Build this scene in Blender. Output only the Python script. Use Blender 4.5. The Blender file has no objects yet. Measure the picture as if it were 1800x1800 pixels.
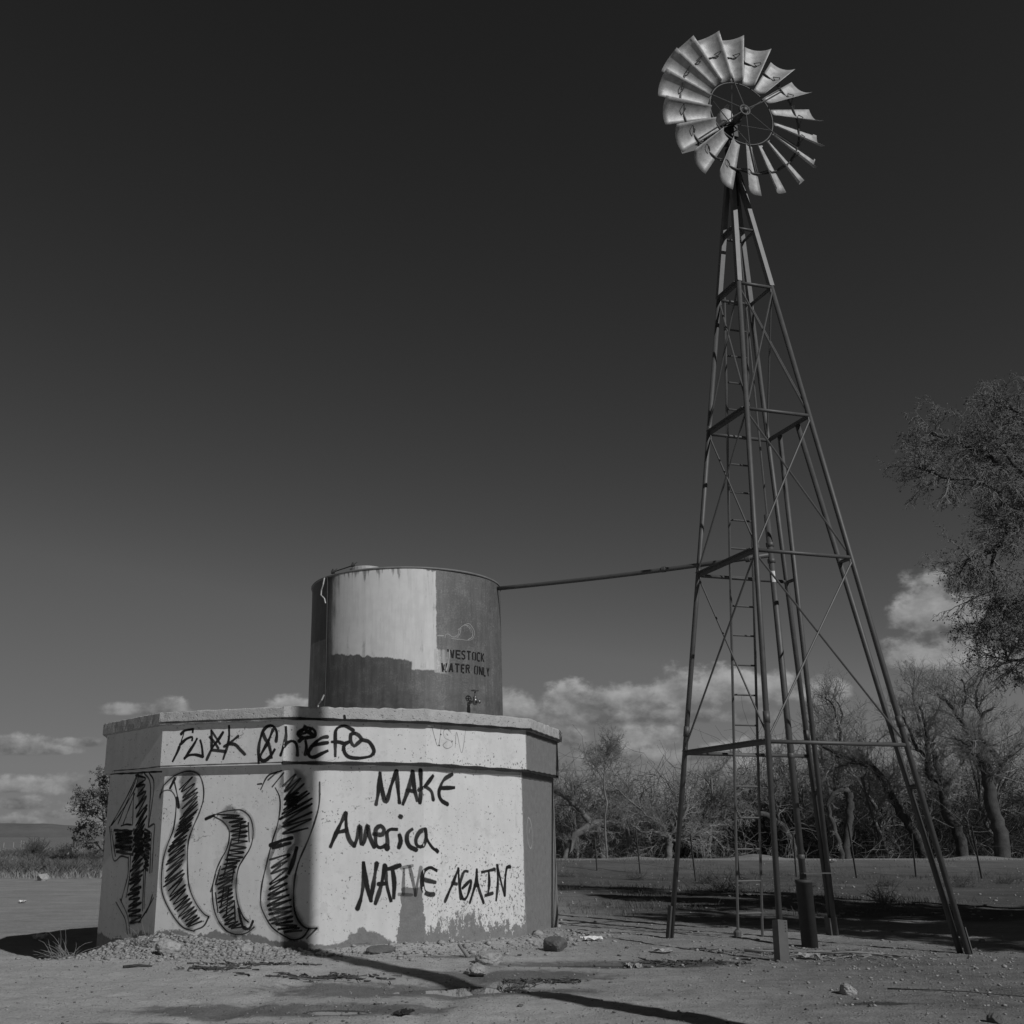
import bpy, math, random
import numpy as np
from mathutils import Vector
R = math.radians
scene = bpy.context.scene
col = scene.collection

# ------------------------------------------------------------------ camera
cam_d = bpy.data.cameras.new("camera"); cam = bpy.data.objects.new("camera", cam_d); col.objects.link(cam)
cam.location = (0, 0, 1.35); cam.rotation_euler = (math.pi/2 + 0.2876684, 0, 0)
cam_d.sensor_width = 36; cam_d.lens = 36.632; cam_d.shift_x = 0.09403; cam_d.shift_y = 0.01525
cam_d.clip_end = 6000
scene.camera = cam

# ------------------------------------------------------------------ sun and sky
SUN_AZ, SUN_EL = 36.8, 35.0             # degrees to the right of straight behind the camera, and above the horizon
SUN_E, SKY_K, SKY_P, SKY_S = 2.75, 0.195, 1.55, 0.10
sv = Vector((math.sin(R(SUN_AZ))*math.cos(R(SUN_EL)), -math.cos(R(SUN_AZ))*math.cos(R(SUN_EL)), math.sin(R(SUN_EL))))
sun_d = bpy.data.lights.new("sun", "SUN"); sun = bpy.data.objects.new("sun", sun_d); col.objects.link(sun)
sun_d.energy = SUN_E; sun_d.angle = R(0.53); sun_d.color = (1, 1, 1)
sun.rotation_euler = (-sv).to_track_quat('-Z', 'Y').to_euler(); sun.location = sv*60
scene.view_settings.view_transform = 'Standard'; scene.view_settings.look = 'None'
scene.view_settings.exposure = 0; scene.view_settings.gamma = 1

class NT:
    """small node-tree helper"""
    def __init__(s, tree): s.t = tree; s.n = tree.nodes; s.l = tree.links
    def add(s, typ, **kw):
        nd = s.n.new(typ)
        for k, v in kw.items(): setattr(nd, k, v)
        return nd
    def put(s, sock, v):
        if isinstance(v, bpy.types.NodeSocket): s.l.new(v, sock)
        else: sock.default_value = v
    def m(s, op, a, b=None, c=None, clamp=False):
        nd = s.n.new("ShaderNodeMath"); nd.operation = op; nd.use_clamp = clamp
        for i, v in enumerate((a, b, c)):
            if v is not None: s.put(nd.inputs[i], v)
        return nd.outputs[0]
    def rng(s, v, a, b, c=0., d=1., smooth=True):
        nd = s.n.new("ShaderNodeMapRange"); nd.interpolation_type = 'SMOOTHSTEP' if smooth else 'LINEAR'
        for i, x in enumerate((v, a, b, c, d)): s.put(nd.inputs[i], x)
        return nd.outputs[0]
    def mix(s, f, a, b):
        nd = s.n.new("ShaderNodeMix"); nd.data_type = 'FLOAT'
        s.put(nd.inputs[0], f); s.put(nd.inputs[2], a); s.put(nd.inputs[3], b)
        return nd.outputs[0]
    def noise(s, vec, scale, detail=4., rough=.55, dist=0.):
        nd = s.n.new("ShaderNodeTexNoise")
        if vec is not None: s.l.new(vec, nd.inputs["Vector"])
        nd.inputs["Scale"].default_value = scale; nd.inputs["Detail"].default_value = detail
        nd.inputs["Roughness"].default_value = rough; nd.inputs["Distortion"].default_value = dist
        return nd.outputs[0]
    def vec(s, x, y, z=0.):
        nd = s.n.new("ShaderNodeCombineXYZ")
        for i, v in enumerate((x, y, z)): s.put(nd.inputs[i], v)
        return nd.outputs[0]
    def sep(s, v):
        nd = s.n.new("ShaderNodeSeparateXYZ"); s.l.new(v, nd.inputs[0]); return nd.outputs

world = bpy.data.worlds.new("World"); scene.world = world; world.use_nodes = True
w = NT(world.node_tree); w.n.clear()
sky = w.add("ShaderNodeTexSky", sky_type='NISHITA'); sky.sun_disc = False
sky.sun_elevation = R(SUN_EL); sky.sun_rotation = R(180 - SUN_AZ); sky.air_density = 1.0; sky.dust_density = 0.6; sky.ozone_density = 1.0
sc_ = w.add("ShaderNodeSeparateColor"); w.l.new(sky.outputs[0], sc_.inputs[0])
# a black-and-white exposure through a red filter: the red part of the sky, with the film's contrast
tc = w.add("ShaderNodeTexCoord")
dx, dy, dz = w.sep(tc.outputs["Generated"])
AZ = w.m('ARCTAN2', dx, dy); EL = w.m('ARCSINE', dz)
cap = w.m('MULTIPLY_ADD', w.m('EXPONENT', w.m('MULTIPLY', w.m('MAXIMUM', EL, 0.0), -3.6)), 2.1, .05)   # added cap: dims the unseen sky round the sun so shadows go deeper
sky_v = w.m('MINIMUM', w.m('MINIMUM', w.m('MULTIPLY', w.m('POWER', sc_.outputs[0], SKY_P), SKY_K), 1.75), cap)
cv = w.vec(AZ, w.m('MULTIPLY', EL, 1.35))
n1 = w.noise(cv, 30., 8., .58); n2 = w.noise(cv, 95., 5., .6)
cv2 = w.vec(w.m('ADD', AZ, .010), w.m('MULTIPLY_ADD', EL, 1.35, .016)); n1b = w.noise(cv2, 30., 8., .58)
CLOUDS = [(-0.359,0.0727,0.05,0.0126,0.75),(-0.3281,0.0725,0.0289,0.0068,0.6),(-0.302,0.0796,0.0237,0.0068,0.6),(-0.3628,0.041,0.0274,0.0126,0.72),(-0.341,0.0428,0.0211,0.0084,0.65),(-0.317,0.0412,0.02,0.0158,0.85),(-0.3543,0.0258,0.0474,0.0084,0.6),(-0.3159,0.0179,0.0316,0.0074,0.6),(-0.3482,0.0115,0.0316,0.0074,0.7),(-0.2922,0.0215,0.0316,0.0074,0.6),(-0.252,0.1098,0.0421,0.0095,0.55),(-0.2292,0.1125,0.02,0.0126,0.65),(-0.119,0.1147,0.0253,0.0147,1),(0.094,0.1129,0.0263,0.0263,0.8),(0.1449,0.1174,0.0289,0.0253,0.9),(0.1871,0.1166,0.0421,0.0168,0.7),(0.2082,0.1213,0.0263,0.0211,0.8),(0.2446,0.1244,0.0316,0.0263,0.9),(0.2815,0.1283,0.0274,0.0284,1.05),(0.3052,0.1249,0.0237,0.0237,0.95),(0.3346,0.1237,0.02,0.0237,0.95),(0.368,0.1207,0.0289,0.0211,0.85),(0.2278,0.1032,0.1579,0.0105,0.4),(0.2009,0.0853,0.0221,0.0221,1),(0.2266,0.0848,0.0253,0.0189,1),(0.1331,0.0862,0.0368,0.0158,0.6),(0.2458,0.0692,0.1053,0.0116,0.55),(0.3098,0.0655,0.0316,0.0211,1),(0.4644,0.1844,0.0305,0.0442,0.88),(0.4892,0.1773,0.0305,0.0274,0.8),(0.4485,0.1799,0.0189,0.0211,0.7),(0.4452,0.1469,0.0263,0.0242,0.8),(0.4801,0.1424,0.0368,0.0316,0.86),(0.5094,0.1374,0.0368,0.0242,0.7)]
M = None; num = 0.0; den = 0.001
for a, e, cw, ch, cb in CLOUDS:
    u = w.m('MULTIPLY_ADD', AZ, 1/cw, -a/cw); v = w.m('MULTIPLY_ADD', EL, 1/ch, -e/ch)
    vv = w.m('MAXIMUM', v, w.m('MULTIPLY', v, -1.9))
    d = w.m('SUBTRACT', 1.0, w.m('SQRT', w.m('MULTIPLY_ADD', u, u, w.m('MULTIPLY', vv, vv))))
    M = d if M is None else w.m('SMOOTH_MAX', M, d, 0.25)
    k = w.m('MAXIMUM', w.m('ADD', d, 0.35), 0.0); k = w.m('MULTIPLY', k, k)
    den = w.m('ADD', k, den)
    num = w.m('MULTIPLY_ADD', k, w.m('MULTIPLY_ADD', v, 0.42, cb), num)
lum = w.m('DIVIDE', num, den)
edge = w.m('MULTIPLY_ADD', w.m('SUBTRACT', n1, .5), 1.6, w.m('MULTIPLY_ADD', w.m('SUBTRACT', n2, .5), .55, M))
dens = w.rng(edge, -0.03, 0.50)
relief = w.m('MULTIPLY_ADD', w.m('SUBTRACT', n1, n1b), 2.0, w.m('MULTIPLY', w.m('SUBTRACT', n2, .5), .35))
bright = w.rng(w.m('ADD', lum, relief), 0.30, 1.60, 0.12, 0.385, False)
CLOUD_K = 1.0
hz = w.rng(EL, 0.0, 0.10, 0.10, 0.0)      # thin haze low over the horizon
sky_h = w.m('ADD', sky_v, 0.0)
skyc = w.mix(w.m('MULTIPLY', dens, .93), sky_h, w.m('MULTIPLY', bright, CLOUD_K/SKY_S))
bg = w.add("ShaderNodeBackground"); bg.inputs[1].default_value = SKY_S
cmb = w.add("ShaderNodeCombineColor")
for i in range(3): w.l.new(skyc, cmb.inputs[i])
w.l.new(cmb.outputs[0], bg.inputs[0])
wo = w.add("ShaderNodeOutputWorld"); w.l.new(bg.outputs[0], wo.inputs[0])
try: world.cycles.sampling_method = 'MANUAL'; world.cycles.sample_map_resolution = 512
except Exception: pass

# ------------------------------------------------------------------ helpers
def tag(o, label=None, cat=None, group=None, kind=None):
    if label: o['label'] = label
    if cat: o['category'] = cat
    if group: o['group'] = group
    if kind: o['kind'] = kind
    return o
def root(name, loc, label, cat, group=None):
    o = bpy.data.objects.new(name, None); o.empty_display_size = .2; col.objects.link(o); o.location = loc
    return tag(o, label, cat, group)
def world_loc(o):
    p = Vector((0, 0, 0))
    while o: p += o.location; o = o.parent
    return p
def mesh_obj(name, V, F, mat, parent=None, smooth=False, uv=None, attr=None):
    me = bpy.data.meshes.new(name)
    V = np.asarray(V, dtype=np.float32).reshape(-1, 3)
    if parent is not None: V = V - np.array(world_loc(parent), dtype=np.float32)
    if isinstance(F, np.ndarray):
        k = F.shape[1]; me.vertices.add(len(V)); me.vertices.foreach_set("co", V.ravel())
        me.loops.add(F.size); me.loops.foreach_set("vertex_index", F.ravel().astype(np.int32))
        me.polygons.add(len(F)); me.polygons.foreach_set("loop_start", np.arange(0, F.size, k, dtype=np.int32))
        me.update(calc_edges=True)
    else: me.from_pydata(V.tolist(), [], F)
    if smooth: me.polygons.foreach_set("use_smooth", [True]*len(me.polygons))
    if uv is not None:
        l = me.uv_layers.new(name="UVMap"); l.data.foreach_set("uv", np.asarray(uv, dtype=np.float32).ravel())
    if attr is not None:
        for nm, val in attr.items():
            at = me.attributes.new(nm, 'FLOAT_COLOR', 'POINT'); at.data.foreach_set("color", np.asarray(val, dtype=np.float32).ravel())
    me.validate(); me.update()
    if mat: me.materials.append(mat)
    o = bpy.data.objects.new(name, me); col.objects.link(o)
    if parent is not None: o.parent = parent
    return o
class MB:
    def __init__(s): s.v = []; s.f = []
    def poly(s, vs, fs):
        b = len(s.v); s.v += [tuple(p) for p in vs]; s.f += [[i+b for i in f] for f in fs]; return s
    def box(s, c, x, y, z):
        """box from centre and three half-axis vectors"""
        c, x, y, z = map(Vector, (c, x, y, z)); vs = [c+i*x+j*y+k*z for k in (-1, 1) for i, j in ((-1, -1), (1, -1), (1, 1), (-1, 1))]
        return s.poly(vs, [(3, 2, 1, 0), (4, 5, 6, 7), (0, 1, 5, 4), (1, 2, 6, 5), (2, 3, 7, 6), (3, 0, 4, 7)])
    def abox(s, x0, x1, y0, y1, z0, z1):
        return s.box(((x0+x1)/2, (y0+y1)/2, (z0+z1)/2), ((x1-x0)/2, 0, 0), (0, (y1-y0)/2, 0), (0, 0, (z1-z0)/2))
    def tube(s, pts, r, n=8, cap=True, ref=None):
        pts = [Vector(p) for p in pts]; rr = r if isinstance(r, (list, tuple)) else [r]*len(pts)
        vs, fs = [], []; prev = None
        for i, p in enumerate(pts):
            t = (pts[min(i+1, len(pts)-1)] - pts[max(i-1, 0)]).normalized()
            if prev is None:
                u = t.cross(Vector(ref) if ref else (Vector((0, 0, 1)) if abs(t.z) < .9 else Vector((1, 0, 0)))).normalized()
            else:
                u = (prev - t*prev.dot(t)).normalized()
            prev = u; q = t.cross(u)
            off = math.pi/n if n == 4 else 0
            vs += [p + (u*math.cos(off+2*math.pi*k/n) + q*math.sin(off+2*math.pi*k/n))*rr[i] for k in range(n)]
        for i in range(len(pts)-1):
            for k in range(n): a = i*n+k; b = i*n+(k+1) % n; fs.append((a, b, b+n, a+n))
        if cap: fs.append(tuple(range(n-1, -1, -1))); fs.append(tuple(range((len(pts)-1)*n, len(pts)*n)))
        return s.poly(vs, fs)
    def lathe(s, c, axis, prof, n=24):
        """profile [(radius, height)] turned round axis at c"""
        ax = Vector(axis).normalized(); u = ax.cross(Vector((0, 0, 1)) if abs(ax.z) < .9 else Vector((1, 0, 0))).normalized(); q = ax.cross(u); c = Vector(c)
        vs = [c + ax*h + (u*math.cos(2*math.pi*k/n)+q*math.sin(2*math.pi*k/n))*max(r, 1e-4) for r, h in prof for k in range(n)]
        fs = [(i*n+k, i*n+(k+1) % n, (i+1)*n+(k+1) % n, (i+1)*n+k) for i in range(len(prof)-1) for k in range(n)]
        fs += [tuple(range(n-1, -1, -1)), tuple(range((len(prof)-1)*n, len(prof)*n))]
        return s.poly(vs, fs)
    def build(s, name, mat, parent=None, smooth=False):
        return mesh_obj(name, s.v, s.f, mat, parent, smooth)

def vnoise(x, y, seed=0):
    xi = np.floor(x).astype(np.int64); yi = np.floor(y).astype(np.int64); fx = x-xi; fy = y-yi
    fx = fx*fx*(3-2*fx); fy = fy*fy*(3-2*fy)
    def h(a, b):
        q = (a*374761393 + b*668265263 + seed*1442695041) & 0xffffffff
        q = ((q ^ (q >> 13))*1274126177) & 0xffffffff
        return ((q ^ (q >> 16)) & 0xffff)/65535.
    return (h(xi, yi)*(1-fx)+h(xi+1, yi)*fx)*(1-fy)+(h(xi, yi+1)*(1-fx)+h(xi+1, yi+1)*fx)*fy
def fbm(x, y, s, o=4, seed=0):
    r = 0; a = .5; t = 0
    for i in range(o): r = r+a*vnoise(x*s, y*s, seed+i*7); t += a; a *= .55; s *= 2.03
    return r/t
def S(t): t = np.clip(t, 0, 1); return t*t*(3-2*t)

# ------------------------------------------------------------------ materials (grey: the place is seen in black and white)
def material(name):
    m = bpy.data.materials.new(name); m.use_nodes = True; n = NT(m.node_tree)
    return m, n, n.n["Principled BSDF"]
def grey(n, b, v):
    c = n.add("ShaderNodeCombineColor")
    for i in range(3): n.put(c.inputs[i], v)
    n.l.new(c.outputs[0], b.inputs["Base Color"])
def bump(n, b, h, strength, dist):
    bp = n.add("ShaderNodeBump"); bp.inputs["Strength"].default_value = strength; bp.inputs["Distance"].default_value = dist
    n.l.new(h, bp.inputs["Height"]); n.l.new(bp.outputs[0], b.inputs["Normal"])
def simple(name, v, rough=.7, amp=.25, sc=12., metal=0., bmp=0., spec=.35):
    m, n, b = material(name); t = n.add("ShaderNodeTexCoord").outputs["Object"]
    ns = n.noise(t, sc, 5.); n2 = n.noise(t, sc*7, 3.)
    k = n.m('MULTIPLY_ADD', n.m('SUBTRACT', ns, .5), 2*amp, n.m('MULTIPLY_ADD', n.m('SUBTRACT', n2, .5), amp, 1.0))
    grey(n, b, n.m('MULTIPLY', k, v, clamp=True))
    b.inputs["Roughness"].default_value = rough; b.inputs["Metallic"].default_value = metal; b.inputs["Specular IOR Level"].default_value = spec
    if bmp: bump(n, b, n2, bmp, .02)
    return m
MAT = dict(
    pipe=simple("weathered_pipe", .095, .55, .3, 9, .25), pipe_dark=simple("dark_steel", .07, .55, .3, 9, .2),
    channel=simple("galvanised_channel", .125, .5, .2, 14, .3), blade=simple("galvanised_sheet", .36, .55, .55, 11, .25, .12, .4),
    black=simple("grease_black", .018, .5, .3, 20), casing=simple("rusty_casing", .05, .7, .4, 10),
    hood=simple("hood_metal", .45, .65, .5, 16, .1), rod=simple("rod_steel", .12, .5, .2, 20, .3),
    bark=simple("grey_bark", .17, .95, .7, 3.5, 0, 1., .05), bark_dark=simple("dark_bark", .075, .95, .7, 3.5, 0, 1., .05),
    twig=simple("bare_twigs", .29, .9, .3, 3, 0, 0, .1), twig_elm=simple("elm_twigs", .23, .9, .3, 3, 0, 0, .1), brush=simple("shaded_brush_twigs", .052, .9, .5, .8, 0, 0, .1), twig_dark=simple("dark_twigs", .11, .9, .3, 3, 0, 0, .1), leaf=simple("small_dark_leaves", .13, .8, .5, 30, 0, 0, .15),
    leaf_mid=simple("grey_leaves", .19, .8, .5, 30, 0, 0, .15), straw=simple("dry_straw", .24, .9, .3, 4, 0, 0, .1), weed=simple("dry_weed", .12, .9, .4, 4, 0, 0, .1),
    stone=simple("pale_stone", .33, .95, .55, 11, 0, .6, .1), pebble=simple("pebbles", .28, .95, .9, 23, 0, .3, .1), stone_dark=simple("dark_stone", .12, .9, .35, 10, 0, .5, .2),
    white=simple("white_litter", .7, .6, .15, 20), wood=simple("weathered_wood", .22, .85, .4, 12, 0, .4, .1), post=simple("dark_post", .06, .7, .3, 15),
    hill=simple("scrub_hill", .15, 1., .3, .03, 0, 0, 0.), hinge=simple("dark_fittings", .05, .5, .3, 30, .4), brass=simple("worn_tap", .22, .35, .4, 60, .7),
    rim=simple("tank_rim", .17, .6, .4, 10), lid=simple("tank_lid", .40, .6, .3, 10),
)

# ground
def make_ground_mat():
    m, n, b = material("packed_dirt")
    t = n.add("ShaderNodeTexCoord").outputs["Object"]
    at = n.add("ShaderNodeAttribute", attribute_name="soil"); r, g, bl = n.sep(at.outputs["Vector"])
    a1 = n.noise(t, .9, 6., .6); a2 = n.noise(t, 7., 6., .65); a3 = n.noise(t, 55., 4., .7)
    st = n.noise(n.vec(*[n.m('MULTIPLY', q, k) for q, k in zip(n.sep(t), (.35, 2.6, 1.))]), 1., 5., .6)
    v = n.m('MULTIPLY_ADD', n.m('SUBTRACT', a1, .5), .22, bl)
    v = n.m('MULTIPLY_ADD', n.m('SUBTRACT', a2, .5), .16, v)
    v = n.m('MULTIPLY_ADD', n.m('SUBTRACT', st, .5), .16, v)
    v = n.m('MULTIPLY_ADD', n.m('SUBTRACT', a3, .5), .34, v)
    sp = n.noise(t, 26., 3., .5)
    v = n.m('MULTIPLY', v, n.rng(sp, .66, .73, 1., .55)); v = n.m('MULTIPLY', v, n.rng(sp, .30, .25, 1., 1.35))
    for sc_v, thr, kd, kb_ in ((24., .17, .6, 1.22), (52., .22, .68, 1.2)):     # pebbles and crumbs pressed into the dirt
        vo = n.add("ShaderNodeTexVoronoi"); n.l.new(t, vo.inputs["Vector"]); vo.inputs["Scale"].default_value = sc_v
        rc = n.sep(vo.outputs["Color"])[0]; inside = n.rng(vo.outputs["Distance"], thr+.10, thr)
        v = n.m('MULTIPLY', v, n.mix(n.m('MULTIPLY', inside, n.m('GREATER_THAN', rc, .84)), 1., kd)); v = n.m('MULTIPLY', v, n.mix(n.m('MULTIPLY', inside, n.m('LESS_THAN', rc, .10)), 1., kb_))
    wet = n.rng(n.m('MULTIPLY_ADD', n.m('SUBTRACT', a2, .5), .9, r), .3, .62)
    org = n.rng(n.m('MULTIPLY_ADD', n.m('SUBTRACT', a2, .5), 1.2, g), .3, .8)
    v = n.m('MULTIPLY', v, n.mix(wet, 1., .40)); v = n.m('MULTIPLY', v, n.mix(org, 1., .5))
    grey(n, b, n.m('MAXIMUM', v, .03)); n.put(b.inputs["Roughness"], n.mix(wet, .95, .6)); b.inputs["Specular IOR Level"].default_value = .2
    gr = None
    for sc_v, k_ in ((30., .55), (75., .3)):
        vo = n.add("ShaderNodeTexVoronoi"); n.l.new(t, vo.inputs["Vector"]); vo.inputs["Scale"].default_value = sc_v
        q_ = n.m('MULTIPLY', n.m('MULTIPLY', n.rng(vo.outputs["Distance"], .45, .05), n.m('POWER', n.sep(vo.outputs["Color"])[1], 3.)), k_); gr = q_ if gr is None else n.m('ADD', gr, q_)
    bump(n, b, n.m('ADD', n.m('MULTIPLY_ADD', a3, .3, n.m('MULTIPLY', a2, .35)), gr), .8, .04)
    return m
MAT['ground'] = make_ground_mat()

HB = [(0.135,0.051),(0.478,-0.015),(0.655,0.041),(0.972,0.02),(1.273,0.125),(1.78,0.144),(2.039,0.207),(2.295,0.174),(2.464,0.145),(2.708,0.199),(3.037,0.143),(3.194,0.201),(3.436,0.13),(3.662,0.114),(3.869,0.131),(3.975,0.064),(4.219,0.061),(4.4,0.104),(4.482,0.188),(4.637,0.245),(4.793,0.197),(4.993,0.089),(5.064,0.088),(5.104,0.728),(5.365,0.726),(5.413,0.188),(5.664,0.202),(5.901,0.162),(6.197,0.313),(6.492,0.131),(6.749,0.16),(6.963,0.285),(7.113,0.568),(7.168,1.12)]
FACE = 1.7956865
def make_wall_mat(name, band=False):
    m, n, b = material(name)
    uvn = n.add("ShaderNodeUVMap", uv_map="UVMap"); u, v, _ = n.sep(uvn.outputs[0]); p = n.vec(u, v)
    big = n.noise(p, 1.6, 5.); mid = n.noise(p, 9., 5., .65); fin = n.noise(p, 42., 4., .7)
    vst = n.noise(n.vec(n.m('MULTIPLY', u, 9.), n.m('MULTIPLY', v, .9)), 1., 4., .6)
    white = n.m('MULTIPLY_ADD', n.m('SUBTRACT', big, .5), .14, .60)
    white = n.m('MULTIPLY_ADD', n.m('SUBTRACT', vst, .5), .10, white)
    white = n.m('MULTIPLY_ADD', n.m('SUBTRACT', mid, .5), .13, white)
    stain = n.rng(n.m('MULTIPLY_ADD', mid, .6, vst), .88, 1.12, 1., .80); white = n.m('MULTIPLY', white, stain)
    roll = n.noise(n.vec(n.m('MULTIPLY', u, 3.2), n.m('MULTIPLY', v, .35)), 1.5, 3., .5); white = n.m('MULTIPLY_ADD', n.m('SUBTRACT', roll, .5), .14, white)
    patch = n.rng(n.noise(p, 3.1, 6., .7), .57, .63, 1., .90); white = n.m('MULTIPLY', white, patch)
    cement = n.m('MULTIPLY_ADD', n.m('SUBTRACT', mid, .5), .13, n.m('MULTIPLY_ADD', n.m('SUBTRACT', fin, .5), .12, .19))
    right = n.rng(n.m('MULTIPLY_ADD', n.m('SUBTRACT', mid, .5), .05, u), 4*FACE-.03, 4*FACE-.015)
    # speckled chips, mostly low and to the right
    zone = n.m('MULTIPLY', n.rng(u, 4.6, 6.2), n.rng(v, 1.6, .7))
    if band: zone = n.m('MULTIPLY', n.rng(u, 4.9, 6.0), n.rng(v, 2.42, 2.30))
    chipn = n.noise(n.vec(u, n.m('MULTIPLY', v, .8)), 30., 3., .6)
    clus = n.noise(p, 4., 3., .6)
    chip = n.rng(n.m('MULTIPLY_ADD', zone, .07, n.m('MULTIPLY_ADD', clus, .34, chipn)), .82, .85)
    gm = chip
    if not band:
        cr = n.add("ShaderNodeValToRGB"); el = cr.color_ramp.elements
        pts = sorted(HB)[::1][:31]
        while len(el) < len(pts): el.new(.5)
        for q, (s_, h_) in zip(el, pts): q.position = min(1, s_/7.3); c_ = (h_+.2)/1.6; q.color = (c_, c_, c_, 1)
        cr.color_ramp.interpolation = 'LINEAR'
        n.l.new(n.m('DIVIDE', n.m('MULTIPLY_ADD', n.m('SUBTRACT', mid, .5), .14, n.m('MULTIPLY_ADD', n.m('SUBTRACT', fin, .5), .05, u)), 7.3), cr.inputs[0])
        hb = n.m('MULTIPLY_ADD', cr.outputs[0], 1.6, -.2)
        zr = n.rng(u, 5.3, 5.7)
        drp = n.noise(n.vec(n.m('MULTIPLY', u, 3.6), n.m('MULTIPLY', v, 1.7)), 3., 9., .76)
        rag = n.m('MULTIPLY_ADD', n.m('SUBTRACT', drp, .46), n.mix(zr, .14, 1.5), n.m('MULTIPLY', n.m('SUBTRACT', mid, .5), n.mix(zr, .16, .5)))
        gm = n.m('MAXIMUM', gm, n.rng(n.m('SUBTRACT', v, n.m('ADD', hb, rag)), .012, -.012))
        low = n.m('MULTIPLY', n.rng(u, 5.1, 5.9), n.rng(v, 1.15, .1)); pa = n.noise(n.vec(u, n.m('MULTIPLY', v, .6)), 12., 8., .75); pb = n.noise(p, 38., 4., .7)
        pf = n.m('MULTIPLY_ADD', pb, .4, n.m('MULTIPLY_ADD', clus, .35, n.m('MULTIPLY', pa, .65)))
        peel = n.rng(n.m('MULTIPLY_ADD', low, .22, pf), .945, .97)
        gm = n.m('MAXIMUM', gm, peel)
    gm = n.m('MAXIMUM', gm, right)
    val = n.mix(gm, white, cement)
    crk = n.noise(p, 60., 2., .5); val = n.m('MULTIPLY', val, n.rng(crk, .70, .75, 1., .4))
    # hairline cracks
    vor = n.add("ShaderNodeTexVoronoi", feature='DISTANCE_TO_EDGE'); wv = n.add("ShaderNodeVectorMath", operation='ADD')
    n.l.new(p, wv.inputs[0]); n.l.new(n.vec(n.m('MULTIPLY', mid, .35), n.m('MULTIPLY', big, .35)), wv.inputs[1]); n.l.new(wv.outputs[0], vor.inputs["Vector"]); vor.inputs["Scale"].default_value = 1.1
    crack = n.m('MULTIPLY', n.rng(vor.outputs["Distance"], .006, .002), n.rng(clus, .52, .62)); val = n.m('MULTIPLY', val, n.mix(crack, 1., .55))
    grey(n, b, val); b.inputs["Roughness"].default_value = .85; b.inputs["Specular IOR Level"].default_value = .25
    hgt = n.m('MULTIPLY_ADD', gm, -.35, n.m('MULTIPLY_ADD', fin, n.mix(gm, .12, .5), n.m('MULTIPLY', mid, .3)))
    bump(n, b, hgt, .45, .012)
    return m
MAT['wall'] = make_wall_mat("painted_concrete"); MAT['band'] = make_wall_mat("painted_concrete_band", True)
def make_cap_mat():
    m, n, b = material("cast_concrete_rim"); p = n.add("ShaderNodeTexCoord").outputs["Object"]
    mid = n.noise(p, 6., 5., .65); fin = n.noise(p, 55., 4., .7); pit = n.noise(p, 28., 2., .5)
    v = n.m('MULTIPLY_ADD', n.m('SUBTRACT', mid, .5), .18, n.m('MULTIPLY_ADD', n.m('SUBTRACT', fin, .5), .12, .40))
    v = n.m('MULTIPLY', v, n.rng(pit, .70, .75, 1., .5))
    grey(n, b, v); b.inputs["Roughness"].default_value = .9
    bump(n, b, n.m('MULTIPLY_ADD', n.rng(pit, .60, .72), -.8, n.m('MULTIPLY_ADD', fin, .6, mid)), .7, .02)
    return m
MAT['cap'] = make_cap_mat()
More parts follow.
